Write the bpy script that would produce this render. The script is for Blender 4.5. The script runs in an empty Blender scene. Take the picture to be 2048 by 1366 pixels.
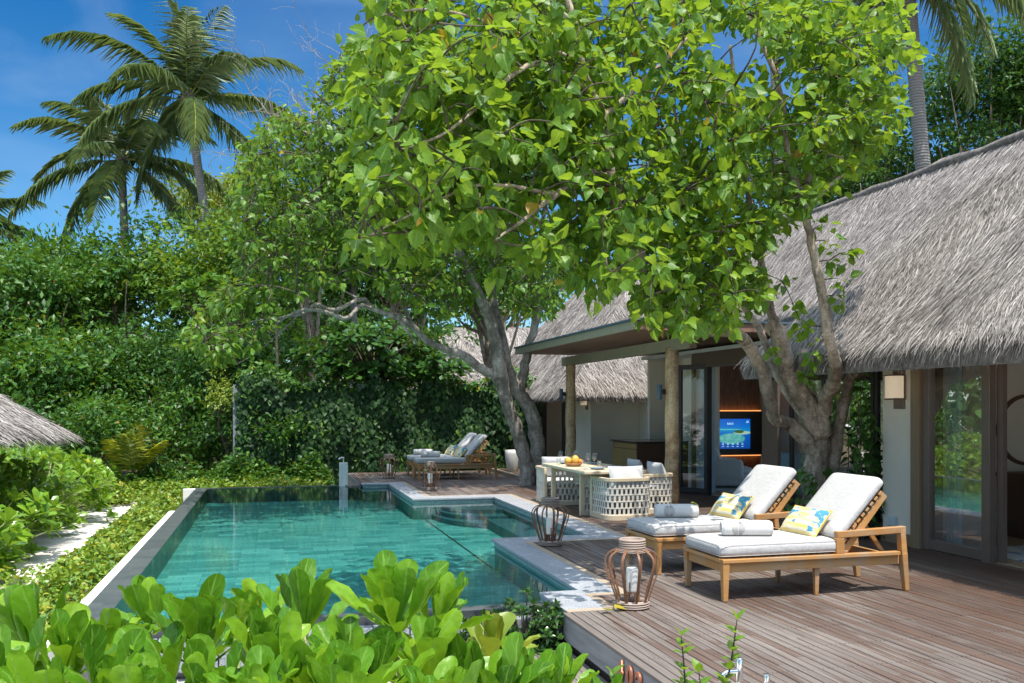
import bpy, math, random
import numpy as np
from mathutils import Vector, Matrix
random.seed(7)
RNG = np.random.default_rng(11)
R = math.radians
sc = bpy.context.scene
col = sc.collection
# ---------------------------------------------------------------- camera
TH = R(15.05)
CT, ST = math.cos(TH), math.sin(TH)
EYE = 1.75
FPX, VX, HY = 1800.0, 1024.0, 815.0
cd = bpy.data.cameras.new('camera'); cam = bpy.data.objects.new('camera', cd); col.objects.link(cam)
cam.location = (0, 0, EYE); cam.rotation_euler = (R(90), 0, -TH)
cd.sensor_width = 36; cd.lens = FPX/2048*36; cd.shift_y = (HY-683)/2048
cd.clip_start = .05; cd.clip_end = 2000
sc.camera = cam
# ---------------------------------------------------------------- sky, sun, exposure
SUN = Vector((.05, -.36, 1)).normalized()
w = bpy.data.worlds.new('World'); sc.world = w; w.use_nodes = True
nt = w.node_tree; bg = nt.nodes['Background']
sky = nt.nodes.new('ShaderNodeTexSky'); sky.sky_type = 'NISHITA'; sky.sun_disc = False
sky.sun_elevation = math.asin(SUN.z); sky.sun_rotation = math.atan2(SUN.x, SUN.y)
sky.air_density = 1.0; sky.dust_density = .15; sky.ozone_density = 2.5
# deep polarised blue low in the sky, brightened and warmed overhead as added fill
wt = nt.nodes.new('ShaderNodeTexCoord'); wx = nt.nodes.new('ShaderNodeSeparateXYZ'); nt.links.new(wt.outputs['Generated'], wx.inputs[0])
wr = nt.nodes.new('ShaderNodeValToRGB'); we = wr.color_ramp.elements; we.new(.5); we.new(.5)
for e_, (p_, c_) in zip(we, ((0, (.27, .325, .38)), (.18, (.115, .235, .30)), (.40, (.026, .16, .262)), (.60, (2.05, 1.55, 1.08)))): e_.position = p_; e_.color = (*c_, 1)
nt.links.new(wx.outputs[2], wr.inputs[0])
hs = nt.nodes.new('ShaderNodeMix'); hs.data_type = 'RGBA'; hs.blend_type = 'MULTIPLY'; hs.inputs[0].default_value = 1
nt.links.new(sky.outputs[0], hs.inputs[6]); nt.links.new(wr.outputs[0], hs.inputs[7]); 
wn = nt.nodes.new('ShaderNodeTexNoise'); wn.inputs['Scale'].default_value = 3.2; wn.inputs['Detail'].default_value = 6; wn.inputs['Distortion'].default_value = .8
wm = nt.nodes.new('ShaderNodeMapping'); wm.inputs['Scale'].default_value = (1, 1, 2.6); nt.links.new(wt.outputs['Generated'], wm.inputs[0]); nt.links.new(wm.outputs[0], wn.inputs[0])
wc = nt.nodes.new('ShaderNodeValToRGB'); wc.color_ramp.elements[0].position = .47; wc.color_ramp.elements[0].color = (0, 0, 0, 1); wc.color_ramp.elements[1].position = .78; wc.color_ramp.elements[1].color = (.17, .17, .17, 1)
nt.links.new(wn.outputs[0], wc.inputs[0])
wk = nt.nodes.new('ShaderNodeMix'); wk.data_type = 'RGBA'; wk.inputs[7].default_value = (1.7, 1.95, 2.3, 1)
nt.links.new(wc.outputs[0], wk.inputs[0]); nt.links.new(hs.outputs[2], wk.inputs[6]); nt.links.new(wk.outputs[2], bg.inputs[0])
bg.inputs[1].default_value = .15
sl = bpy.data.lights.new('sun', 'SUN'); sl.energy = 2.0; sl.angle = R(.5); sl.color = (1, .95, .87)
so = bpy.data.objects.new('sun', sl); col.objects.link(so)
so.rotation_euler = SUN.to_track_quat('Z', 'Y').to_euler()
sc.view_settings.view_transform = 'Standard'; sc.view_settings.look = 'None'
sc.view_settings.exposure = 1.8; sc.view_settings.gamma = 1
sc.render.engine = 'CYCLES'
sc.cycles.max_bounces = 12; sc.cycles.diffuse_bounces = 8; sc.cycles.transparent_max_bounces = 24
sc.cycles.caustics_reflective = False; sc.cycles.caustics_refractive = False
sc.cycles.use_denoising = True

def at(px, py, Z):
    """world point seen at photograph pixel (px,py) at forward distance Z"""
    a, b = (px-VX)/FPX, (HY-py)/FPX
    return Vector(((a*CT+ST)*Z, (-a*ST+CT)*Z, EYE+b*Z))

# ---------------------------------------------------------------- materials
def newmat(name):
    m = bpy.data.materials.new(name); m.use_nodes = True
    return m, m.node_tree, m.node_tree.nodes['Principled BSDF']
def N(nt, t, **kw):
    n = nt.nodes.new('ShaderNode'+t)
    for k, v in kw.items():
        if k in n.inputs: n.inputs[k].default_value = v
        else: setattr(n, k, v)
    return n
def L(nt, a, b): nt.links.new(a, b)
def ramp(nt, fac, stops, interp='LINEAR'):
    r = nt.nodes.new('ShaderNodeValToRGB'); e = r.color_ramp.elements; r.color_ramp.interpolation = interp
    while len(e) < len(stops): e.new(.5)
    for i, (p, c) in enumerate(stops):
        e[i].position = p; e[i].color = (*c, 1) if len(c) == 3 else c
    if fac is not None: L(nt, fac, r.inputs[0])
    return r
def coords(nt, scale=(1, 1, 1), out='Object', rot=(0, 0, 0)):
    t = nt.nodes.new('ShaderNodeTexCoord'); mp = nt.nodes.new('ShaderNodeMapping')
    mp.inputs['Scale'].default_value = scale; mp.inputs['Rotation'].default_value = rot
    L(nt, t.outputs[out], mp.inputs[0]); return mp.outputs[0]
def noise(nt, vec, scale, detail=4, rough=.55, dist=0):
    n = N(nt, 'TexNoise'); n.inputs['Scale'].default_value = scale; n.inputs['Detail'].default_value = detail
    n.inputs['Roughness'].default_value = rough; n.inputs['Distortion'].default_value = dist
    if vec is not None: L(nt, vec, n.inputs['Vector'])
    return n.outputs[0]
def mathn(nt, op, a, b=None, c=None):
    n = N(nt, 'Math', operation=op)
    for i, x in enumerate((a, b, c)):
        if x is None: continue
        if isinstance(x, (int, float)): n.inputs[i].default_value = x
        else: L(nt, x, n.inputs[i])
    return n.outputs[0]
def mixc(nt, fac, a, b, bt='MIX'):
    n = N(nt, 'Mix', data_type='RGBA', blend_type=bt)
    for idx, x in ((0, fac), (6, a), (7, b)):
        if isinstance(x, (int, float)): n.inputs[idx].default_value = x
        elif isinstance(x, tuple): n.inputs[idx].default_value = (*x, 1) if len(x) == 3 else x
        else: L(nt, x, n.inputs[idx])
    return n.outputs[2]
def attr(nt, name): 
    a = N(nt, 'Attribute'); a.attribute_name = name; return a.outputs['Fac']
def bump(nt, bs, h, strength=.3, dist=.01):
    b = N(nt, 'Bump'); b.inputs['Strength'].default_value = strength; b.inputs['Distance'].default_value = dist
    L(nt, h, b.inputs['Height']); L(nt, b.outputs[0], bs.inputs['Normal'])
def simple(name, c, rough=.6, metal=0, var=.12, scale=6, stretch=(1, 1, 1), bmp=0, bscale=60, spec=.5):
    m, nt, bs = newmat(name)
    v = coords(nt, stretch); f = noise(nt, v, scale, 5)
    lo = tuple(x*(1-var) for x in c); hi = tuple(min(1, x*(1+var)) for x in c)
    r = ramp(nt, f, [(.3, lo), (.7, hi)]); L(nt, r.outputs[0], bs.inputs['Base Color'])
    bs.inputs['Roughness'].default_value = rough; bs.inputs['Metallic'].default_value = metal
    bs.inputs['Specular IOR Level'].default_value = spec
    if bmp: bump(nt, bs, noise(nt, v, bscale, 3), bmp, .004)
    return m

def leafmat(name, stops, rough=.38, trans=.35, tcol=(.30, .42, .03), midrib=None, spec=.45, veins=0):
    m, nt, bs = newmat(name)
    r = ramp(nt, attr(nt, 'tint'), stops); c = r.outputs[0]
    if midrib:
        bl = noise(nt, coords(nt), 34, 4, .65); c = mixc(nt, 1, c, ramp(nt, bl, [(.28, (.72, .70, .62)), (.5, (1, 1, 1)), (.72, (1.18, 1.12, 1.05))]).outputs[0], 'MULTIPLY'); bump(nt, bs, bl, .35, .006)
        md = attr(nt, 'mid'); f = ramp(nt, md, [(.03, (1, 1, 1)), (.13, (0, 0, 0))]).outputs[0]
        if veins:
            v = mathn(nt, 'SUBTRACT', mathn(nt, 'MULTIPLY', attr(nt, 'along'), veins), mathn(nt, 'MULTIPLY', md, veins*.22))
            s = mathn(nt, 'SINE', v); vf = ramp(nt, s, [(.86, (0, 0, 0)), (1, (.45, .45, .45))]).outputs[0]
            f = mixc(nt, 1, f, vf, 'LIGHTEN')
        c = mixc(nt, f, c, midrib)
    L(nt, c, bs.inputs['Base Color'])
    bs.inputs['Roughness'].default_value = rough; bs.inputs['Specular IOR Level'].default_value = spec
    t = N(nt, 'BsdfTranslucent'); tc = mixc(nt, .55, c, tcol); L(nt, tc, t.inputs[0])
    mx = N(nt, 'MixShader'); mx.inputs[0].default_value = trans
    L(nt, bs.outputs[0], mx.inputs[1]); L(nt, t.outputs[0], mx.inputs[2])
    L(nt, mx.outputs[0], nt.nodes['Material Output'].inputs[0])
    return m

def glassy(name, tint=(.9, .95, .95), ior=1.5, rough=.0, bmp=None):
    """thin clear pane: transparent plus mirror reflection by fresnel"""
    m, nt, bs = newmat(name)
    tr = N(nt, 'BsdfTransparent'); tr.inputs[0].default_value = (*tint, 1)
    gl = N(nt, 'BsdfGlossy'); gl.inputs['Roughness'].default_value = rough
    lw = N(nt, 'LayerWeight'); lw.inputs[0].default_value = .5; f0 = ((ior-1)/(ior+1))**2
    fr = N(nt, 'Math', operation='MULTIPLY_ADD'); L(nt, mathn(nt, 'POWER', lw.outputs['Facing'], 4.0), fr.inputs[0]); fr.inputs[1].default_value = 1-f0; fr.inputs[2].default_value = f0
    mx = N(nt, 'MixShader'); L(nt, fr.outputs[0], mx.inputs[0]); L(nt, tr.outputs[0], mx.inputs[1]); L(nt, gl.outputs[0], mx.inputs[2])
    L(nt, mx.outputs[0], nt.nodes['Material Output'].inputs[0])
    if bmp:
        sx, st = bmp; b = N(nt, 'Bump'); b.inputs['Strength'].default_value = st; b.inputs['Distance'].default_value = .02
        L(nt, noise(nt, coords(nt, (1, 2.2, 1)), sx, 2), b.inputs['Height']); L(nt, b.outputs[0], gl.inputs['Normal']); L(nt, b.outputs[0], lw.inputs['Normal'])
    return m
def emit(name, c, s):
    m, nt, bs = newmat(name); bs.inputs['Base Color'].default_value = (*[x*.6 for x in c], 1)
    bs.inputs['Emission Color'].default_value = (*c, 1); bs.inputs['Emission Strength'].default_value = s; return m

# ---------------------------------------------------------------- objects
def tag(o, label=None, cat=None, group=None, kind=None):
    for k, v in (('label', label), ('category', cat), ('group', group), ('kind', kind)):
        if v: o[k] = v
    return o
def thing(name, label, cat, loc=(0, 0, 0), rz=0, group=None):
    o = bpy.data.objects.new(name, None); col.objects.link(o); o.empty_display_size = .1
    o.location = loc; o.rotation_euler = (0, 0, rz)
    return tag(o, label, cat, group)
def copy_tree(o, loc=None, rz=None, label=None, parent=None, kids=None):
    kids = kids if kids is not None else KIDS
    c = o.copy(); col.objects.link(c)
    if parent: c.parent = parent
    if loc is not None: c.location = loc
    if rz is not None: c.rotation_euler = (0, 0, rz)
    if label: c['label'] = label
    for ch in kids.get(o.name, []): kids.setdefault(c.name, []); copy_tree(ch, parent=c, kids=kids)
    if parent: kids.setdefault(parent.name, []).append(c)
    return c
KIDS = {}
def link(o, parent=None):
    col.objects.link(o)
    if parent is not None: o.parent = parent; KIDS.setdefault(parent.name, []).append(o)
    return o
class MB:
    def __init__(s): s.v = []; s.f = []; s.t = []; s.m = []
    def add(s, vs, fs, t=None, m=0):
        b = len(s.v); s.v += [tuple(x) for x in vs]
        t = random.random() if t is None else t
        for f in fs: s.f.append(tuple(b+i for i in f)); s.t.append(t); s.m.append(m)
    def box(s, x0, x1, y0, y1, z0, z1, t=None, m=0):
        s.add([(x, y, z) for z in (z0, z1) for x, y in ((x0, y0), (x1, y0), (x1, y1), (x0, y1))],
              [(3, 2, 1, 0), (4, 5, 6, 7), (0, 1, 5, 4), (1, 2, 6, 5), (2, 3, 7, 6), (3, 0, 4, 7)], t, m); return s
    def beam(s, p, q, w, h, up=(0, 0, 1), w2=None, h2=None, t=None, m=0):
        p, q = Vector(p), Vector(q); d = (q-p).normalized(); u = Vector(up)
        x = d.cross(u); x = x.normalized() if x.length > 1e-5 else Vector((1, 0, 0)); u = x.cross(d)
        vs = []
        for c, a, b in ((p, w, h), (q, w2 or w, h2 or h)):
            vs += [c-x*a/2-u*b/2, c+x*a/2-u*b/2, c+x*a/2+u*b/2, c-x*a/2+u*b/2]
        s.add(vs, [(3, 2, 1, 0), (4, 5, 6, 7), (0, 1, 5, 4), (1, 2, 6, 5), (2, 3, 7, 6), (3, 0, 4, 7)], t, m); return s
    def tube(s, pts, rad, n=8, t=None, jit=0, m=0):
        P = [Vector(p) for p in pts]; k = len(P)
        if isinstance(rad, (int, float)): rad = [rad]*k
        vs = []; ref = None
        for i in range(k):
            d = (P[min(i+1, k-1)]-P[max(i-1, 0)]).normalized()
            if ref is None: ref = d.orthogonal()
            x = (ref-d*ref.dot(d)).normalized(); y = d.cross(x); ref = x
            for j in range(n):
                a = 2*math.pi*j/n; r = rad[i]*(1+random.uniform(-jit, jit))
                vs.append(P[i]+(x*math.cos(a)+y*math.sin(a))*r)
        fs = [(i*n+j, i*n+(j+1) % n, (i+1)*n+(j+1) % n, (i+1)*n+j) for i in range(k-1) for j in range(n)]
        fs += [tuple(range(n-1, -1, -1)), tuple((k-1)*n+j for j in range(n))]
        s.add(vs, fs, t, m); return s
    def lathe(s, prof, n=24, c=(0, 0, 0), t=None, m=0):
        vs = [(c[0]+r*math.cos(2*math.pi*j/n), c[1]+r*math.sin(2*math.pi*j/n), c[2]+z) for r, z in prof for j in range(n)]
        fs = [(i*n+j, i*n+(j+1) % n, (i+1)*n+(j+1) % n, (i+1)*n+j) for i in range(len(prof)-1) for j in range(n)]
        s.add(vs, fs, t, m); return s
    def quad(s, *p, t=None, m=0): s.add(p, [tuple(range(len(p)))], t, m); return s
    def prism(s, poly, z0, z1, t=None, m=0):
        n = len(poly); vs = [(x, y, z0) for x, y in poly]+[(x, y, z1) for x, y in poly]
        s.add(vs, [tuple(range(n-1, -1, -1)), tuple(range(n, 2*n))]+[(i, (i+1) % n, n+(i+1) % n, n+i) for i in range(n)], t, m); return s
    def build(s, name, mat, parent=None, smooth=False, bevel=0, seg=2, sub=0):
        me = bpy.data.meshes.new(name); me.from_pydata(s.v, [], s.f)
        mats = mat if isinstance(mat, (list, tuple)) else [mat]
        for mm in mats: me.materials.append(mm)
        a = me.attributes.new('tint', 'FLOAT', 'FACE'); a.data.foreach_set('value', s.t)
        if len(mats) > 1: me.polygons.foreach_set('material_index', s.m)
        if smooth: me.polygons.foreach_set('use_smooth', [True]*len(s.f))
        me.update()
        o = link(bpy.data.objects.new(name, me), parent)
        if bevel:
            b = o.modifiers.new('b', 'BEVEL'); b.width = bevel; b.segments = seg; b.limit_method = 'ANGLE'; b.angle_limit = R(40); b.harden_normals = False
        if sub: o.modifiers.new('s', 'SUBSURF').levels = sub; o.modifiers['s'].render_levels = sub
        return o
def catmull(pts, rad=None, k=4):
    P = [Vector(p) for p in pts]; out = []; ro = []
    if len(P) < 3: return P, rad
    for i in range(len(P)-1):
        a, b, c, d = P[max(i-1, 0)], P[i], P[i+1], P[min(i+2, len(P)-1)]
        for j in range(k):
            t = j/k
            out.append(.5*((2*b)+(c-a)*t+(2*a-5*b+4*c-d)*t*t+(3*b-a-3*c+d)*t**3))
            if rad: ro.append(rad[i]*(1-t)+rad[i+1]*t)
    out.append(P[-1])
    if rad: ro.append(rad[-1])
    return out, ro

# ---------------------------------------------------------------- leaf meshes
def tpl(rows, across=2, fold=.2, droop=.15, wave=0):
    """leaf along +Y: rows = (y, half width)"""
    vs = []; mid = []; al = []
    for i, (y, hw) in enumerate(rows):
        for j in range(across+1):
            u = 2*j/across-1
            vs.append((u*hw, y, fold*abs(u)*hw-droop*y*y+wave*math.sin(i*2.1+j*1.7)*hw)); mid.append(abs(u)); al.append(y)
    n = across+1
    fs = [(i*n+j, i*n+j+1, (i+1)*n+j+1, (i+1)*n+j) for i in range(len(rows)-1) for j in range(across)]
    return np.array(vs, np.float32), np.array(fs, np.int32), np.array(mid, np.float32), np.array(al, np.float32)
T_HEART = tpl([(0, .02), (.06, .25), (.22, .41), (.45, .40), (.68, .27), (.88, .11), (1, .005)], 2, .3, .22, .06)
T_OVATE = tpl([(0, .02), (.28, .30), (.62, .26), (1, .01)], 2, .3, .2)
T_LANCE = tpl([(0, .02), (.45, .22), (1, .01)], 2, .35, .15)
T_SPAT = tpl([(0, .035), (.2, .05), (.4, .10), (.58, .17), (.74, .225), (.87, .22), (.95, .15), (1, .04)], 4, .42, -.10, .11)
T_SPATLO = tpl([(0, .04), (.4, .11), (.78, .22), (1, .05)], 2, .25, .12)
T_STRAW = tpl([(0, .5), (.5, .5), (1, .18)], 1, 0, .12)
T_BLADE = tpl([(0, .3), (.35, .5), (1, .04)], 2, .35, .25)
def unit(a): return a/np.maximum(np.linalg.norm(a, axis=-1, keepdims=True), 1e-6)
def leaves(name, mat, parent, T, P, D, Nn, S, W=1.0, tint=None, curl=.18):
    tv, tf, mid, al = T
    P = np.asarray(P, np.float32); n = len(P); D = unit(np.asarray(D, np.float32)); Nn = np.asarray(Nn, np.float32)
    X = unit(np.cross(D, Nn)); Z = np.cross(X, D)
    S = np.broadcast_to(np.asarray(S, np.float32), (n,)); W = np.broadcast_to(np.asarray(W, np.float32), (n,))
    V = (P[:, None] + S[:, None, None]*(tv[None, :, 0, None]*W[:, None, None]*X[:, None]+tv[None, :, 1, None]*D[:, None]+(tv[None, :, 2, None]-(RNG.normal(0, curl, (n, 1, 1))*tv[None, :, 1, None]**2))*Z[:, None]+(RNG.normal(0, curl*.6, (n, 1, 1))*tv[None, :, 1, None]**2)*X[:, None])).astype(np.float32)
    m = len(tv); k = len(tf)
    F = (tf[None]+(np.arange(n)*m)[:, None, None]).reshape(-1).astype(np.int32)
    me = bpy.data.meshes.new(name); me.vertices.add(n*m); me.vertices.foreach_set('co', V.reshape(-1))
    me.loops.add(len(F)); me.loops.foreach_set('vertex_index', F)
    me.polygons.add(n*k); me.polygons.foreach_set('loop_start', np.arange(0, n*k*4, 4, dtype=np.int32))
    me.polygons.foreach_set('loop_total', np.full(n*k, 4, np.int32)); me.polygons.foreach_set('use_smooth', np.ones(n*k, bool))
    me.update(calc_edges=True)
    t = RNG.random(n) if tint is None else tint
    for nm, arr in (('tint', np.repeat(t, m)), ('mid', np.tile(mid, n)), ('along', np.tile(al, n))):
        a = me.attributes.new(nm, 'FLOAT', 'POINT'); a.data.foreach_set('value', arr.astype(np.float32))
    me.materials.append(mat)
    return link(bpy.data.objects.new(name, me), parent)
def rvec(n): return unit(RNG.normal(size=(n, 3)))
# ================================================================ materials
def deckmat(name, along='y', grey=(.185, .160, .142), brown=(.084, .047, .032), bias=0.0, xg=0.0):
    m, nt, bs = newmat(name)
    st = (14, .7, 4) if along == 'y' else (.7, 14, 4)
    v = coords(nt, st); n1 = noise(nt, v, 1.6, 6, .65); n2 = noise(nt, coords(nt, (1, .35, 1)), 1.1, 4)
    t = attr(nt, 'tint')
    f = mathn(nt, 'ADD', mathn(nt, 'MULTIPLY', n1, .9), mathn(nt, 'MULTIPLY', t, .42))
    f = mathn(nt, 'ADD', f, mathn(nt, 'ADD', mathn(nt, 'MULTIPLY', n2, 1.05), -.15))
    if xg:
        sx = N(nt, 'SeparateXYZ'); L(nt, coords(nt), sx.inputs[0])
        f = mathn(nt, 'ADD', f, mathn(nt, 'MULTIPLY', mathn(nt, 'SUBTRACT', sx.outputs[0], 5.0), xg))
    f = mathn(nt, 'ADD', f, bias)
    r = ramp(nt, f, [(.75, tuple(x*1.25 for x in grey)), (.98, grey), (1.0, tuple((a+b)/2 for a, b in zip(grey, brown)))])
    r2 = ramp(nt, mathn(nt, 'MULTIPLY', f, .5), [(.36, (0, 0, 0)), (.72, (1, 1, 1))])
    c = mixc(nt, r2.outputs[0], r.outputs[0], brown)
    fine = ramp(nt, noise(nt, coords(nt, (90, 2, 20) if along == 'y' else (2, 90, 20)), 1, 3), [(.3, (.72, .7, .68)), (.65, (1.08, 1.08, 1.08))]).outputs[0]
    c = mixc(nt, 1, c, fine, 'MULTIPLY')
    c = mixc(nt, 1, c, ramp(nt, t, [(0, (.68, .66, .64)), (.5, (1, 1, 1)), (1, (1.22, 1.2, 1.18))]).outputs[0], 'MULTIPLY')
    L(nt, c, bs.inputs['Base Color']); bs.inputs['Roughness'].default_value = .62; bs.inputs['Specular IOR Level'].default_value = .35
    bump(nt, bs, n1, .25, .004)
    return m
def woodmat(name, a, b, stretch=(2, 30, 30), rough=.5, grey=None):
    m, nt, bs = newmat(name)
    n1 = noise(nt, coords(nt, stretch), 1.3, 6, .6, .4); t = attr(nt, 'tint')
    f = mathn(nt, 'ADD', mathn(nt, 'MULTIPLY', n1, .8), mathn(nt, 'MULTIPLY', t, .3))
    c = ramp(nt, f, [(.25, a), (.8, b)]).outputs[0]
    if grey:
        g = ramp(nt, noise(nt, coords(nt, (3, 3, 3)), 1.2, 5, .6), [(.44, (0, 0, 0)), (.66, (.75, .75, .75))]).outputs[0]
        c = mixc(nt, g, c, grey)
    L(nt, c, bs.inputs['Base Color']); bs.inputs['Roughness'].default_value = rough
    bump(nt, bs, n1, .12, .003)
    return m
def tilemat(name, c0, c1, c2, sx, sy, mortar=(.02, .05, .05), ms=.01, rough=.5, rotx=0, nz=.75):
    m, nt, bs = newmat(name)
    b = N(nt, 'TexBrick'); L(nt, coords(nt, (1, 1, 1), 'Object', (rotx, 0, 0)), b.inputs['Vector'])
    b.inputs['Scale'].default_value = 1; b.inputs['Brick Width'].default_value = sx; b.inputs['Row Height'].default_value = sy
    b.inputs['Mortar Size'].default_value = ms; b.inputs['Bias'].default_value = 0
    b.inputs['Color1'].default_value = (*c0, 1); b.inputs['Color2'].default_value = (*c1, 1); b.inputs['Mortar'].default_value = (*mortar, 1)
    n = noise(nt, coords(nt), 1.7, 5, .7); n2 = noise(nt, coords(nt, (1, 1, 1)), 38, 3, .7)
    c = mixc(nt, ramp(nt, n, [(.38, (0, 0, 0)), (.72, (.75, .75, .75))]).outputs[0], b.outputs[0], c2)
    c = mixc(nt, 1, c, ramp(nt, n2, [(.3, (.75, .75, .75)), (.7, (1.2, 1.2, 1.2))]).outputs[0], 'MULTIPLY')
    L(nt, c, bs.inputs['Base Color']); bs.inputs['Roughness'].default_value = rough
    return m
def speckle(name, a, b, c, scale=160, rough=.55):
    m, nt, bs = newmat(name)
    n = noise(nt, coords(nt), scale, 2, .8); n2 = noise(nt, coords(nt), 3, 4)
    r = ramp(nt, n, [(.36, a), (.5, b), (.66, c)]).outputs[0]
    r = mixc(nt, 1, r, ramp(nt, n2, [(.3, (.85, .85, .86)), (.7, (1.1, 1.1, 1.1))]).outputs[0], 'MULTIPLY')
    L(nt, r, bs.inputs['Base Color']); bs.inputs['Roughness'].default_value = rough; return m
def fabric(name, c, var=.06, scale=200):
    m, nt, bs = newmat(name)
    a = noise(nt, coords(nt, (1, .03, .03)), scale, 2, .6); b = noise(nt, coords(nt, (.03, 1, .03)), scale, 2, .6)
    f = mathn(nt, 'MULTIPLY', mathn(nt, 'ADD', a, b), .5)
    r = ramp(nt, f, [(.38, tuple(x*(1-2.2*var) for x in c)), (.52, c), (.7, tuple(min(.9, x*(1+var)) for x in c))]).outputs[0]
    L(nt, r, bs.inputs['Base Color']); bs.inputs['Roughness'].default_value = .9; bs.inputs['Specular IOR Level'].default_value = .2
    cr = noise(nt, coords(nt, (1, 1, 1)), 7, 3, .6, 1.2)
    bump(nt, bs, mathn(nt, 'ADD', mathn(nt, 'MULTIPLY', f, .12), cr), .45, .018); return m
MAT = {}
MAT['deck'] = deckmat('weathered_deck', 'y', xg=.06)
MAT['deckfar'] = MAT['deck']
MAT['edging'] = woodmat('deck_edging_wood', (.30, .22, .15), (.42, .34, .25), (12, 12, 12), .6)
MAT['fascia'] = deckmat('grey_fascia', 'y', (.20, .205, .205), (.17, .155, .14), -.25)
MAT['granite'] = speckle('coping_granite', (.15, .16, .175), (.30, .315, .335), (.52, .53, .54))
MAT['bandtile'] = tilemat('band_tile', (.30, .36, .36), (.42, .46, .45), (.18, .26, .24), .10, .06, (.12, .14, .14), .004, .4, R(90))
MAT['pooltile'] = tilemat('pool_floor_tile', (.05, .23, .205), (.21, .52, .45), (.09, .34, .30), .42, .17, (.03, .11, .105), .004)
MAT['poolwall'] = tilemat('pool_wall_tile', (.06, .20, .17), (.11, .30, .26), (.05, .17, .15), .26, .13, (.03, .1, .1), .003, .5, R(90))
MAT['mosaic'] = speckle('pool_step_mosaic', (.015, .05, .06), (.04, .11, .13), (.12, .24, .26), 70)
MAT['weir'] = tilemat('weir_tile', (.055, .065, .066), (.10, .11, .108), (.075, .085, .083), .3, .12, (.05, .055, .055), .002, .35)
MAT['whitestone'] = simple('white_stone', (.70, .69, .66), .7, var=.06, bmp=.2)
MAT['cube'] = speckle('overflow_stone', (.10, .12, .13), (.22, .24, .25), (.34, .36, .37), 60, .6)
MAT['sand'] = simple('white_sand', (.62, .58, .52), .95, var=.14, scale=2.5, bmp=.6, bscale=25, spec=.1)
MAT['litter'] = simple('leaf_litter', (.10, .075, .05), .95, var=.4, scale=5, bmp=.6, bscale=15, spec=.1)
MAT['teak'] = woodmat('teak', (.36, .16, .045), (.52, .27, .09), (2.5, 22, 22), .5, (.38, .29, .19))
MAT['blond'] = woodmat('blond_wood', (.55, .44, .29), (.66, .55, .39), (9, 9, 9), .5)
MAT['lattice'] = simple('woven_lattice', (.66, .62, .54), .6, var=.06)
MAT['cushion'] = fabric('lounger_fabric', (.50, .485, .465), .06)
MAT['cushion2'] = fabric('chair_fabric', (.52, .52, .515), .03)
MAT['towel'] = simple('white_towel', (.58, .565, .54), .95, var=.04, scale=80, bmp=.5, bscale=180, spec=.1)
MAT['emblem'] = simple('emblem_thread', (.22, .20, .18), .9)
MAT['thatch'] = leafmat('thatch_straw', [(0, (.07, .06, .055)), (.25, (.215, .19, .172)), (.7, (.39, .352, .322)), (1, (.58, .535, .50))], .8, .05, (.3, .27, .22), spec=.25)
MAT['thatchbase'] = simple('thatch_base', (.17, .15, .135), .95, var=.45, scale=14, stretch=(1, 1, 1), bmp=.8, bscale=30, spec=.1)
MAT['plaster'] = simple('greige_plaster', (.72, .655, .53), .85, var=.07, scale=1.6, bmp=.25, bscale=40)
MAT['bronze'] = simple('bronze_frame', (.17, .125, .098), .4, metal=.2, var=.08)
MAT['darkframe'] = simple('dark_frame', (.035, .026, .022), .45, var=.1)
MAT['tanwood'] = woodmat('tan_wood', (.20, .13, .07), (.27, .19, .11), (20, 20, 2), .55)
MAT['darkwood'] = woodmat('dark_wood', (.085, .036, .018), (.13, .06, .03), (30, 30, 2), .45)
MAT['oak'] = woodmat('light_oak', (.27, .17, .065), (.36, .24, .10), (30, 30, 2), .45)
MAT['counter'] = simple('stone_counter', (.045, .045, .05), .25, var=.15)
MAT['pergola'] = simple('pergola_paint', (.27, .245, .17), .6, var=.06)
MAT['perglat'] = woodmat('pergola_slat', (.19, .10, .068), (.26, .145, .10), (2, 30, 30), .6)
MAT['copper'] = simple('copper_numeral', (.36, .13, .07), .4, metal=.3, var=.2, scale=20)
MAT['lamp'] = emit('lamp_shade_glow', (1, .80, .56), .10)
MAT['blue'] = simple('blue_grey_metal', (.07, .115, .155), .45, var=.05)
MAT['chrome'] = simple('chrome', (.75, .76, .78), .08, metal=1, var=.02)
MAT['glass'] = glassy('window_glass', (.90, .94, .93), 5.0)
MAT['clear'] = glassy('clear_glass', (.95, .97, .97), 1.9)
MAT['mirror'] = simple('mirror_silver', (.8, .8, .8), .03, metal=1, var=.01)
MAT['water'] = glassy('pool_water', (.66, .90, .90), 1.33, .0, (5.5, .045))
MAT['white'] = simple('white_paint', (.75, .75, .73), .6, var=.03)
MAT['pot'] = simple('white_pot', (.62, .61, .58), .6, var=.05)
MAT['outlet'] = simple('outlet_plastic', (.50, .58, .58), .5, var=.02)
MAT['candle'] = emit('candle_wax', (1, .97, .92), .05)
MAT['rattan'] = woodmat('lantern_bentwood', (.13, .058, .03), (.25, .12, .06), (6, 6, 6), .5)
MAT['cane'] = woodmat('lantern_cane', (.24, .18, .14), (.36, .28, .23), (3, 3, 40), .65)
MAT['iron'] = simple('iron_wire', (.06, .055, .05), .5, metal=.6, var=.1)
MAT['plate'] = simple('plate_glaze', (.23, .31, .36), .25, var=.05)
MAT['bowl'] = woodmat('bowl_wood', (.30, .15, .06), (.42, .23, .10), (5, 5, 20), .5)
MAT['mango'] = simple('mango_skin', (.62, .36, .06), .4, var=.15, scale=12)
MAT['orange'] = simple('orange_skin', (.72, .22, .02), .45, var=.08)
MAT['curtain'] = simple('curtain_cloth', (.50, .56, .58), .9, var=.05)
MAT['sofa'] = simple('sofa_fabric', (.78, .76, .74), .9, var=.05, scale=30, bmp=.2)
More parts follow.
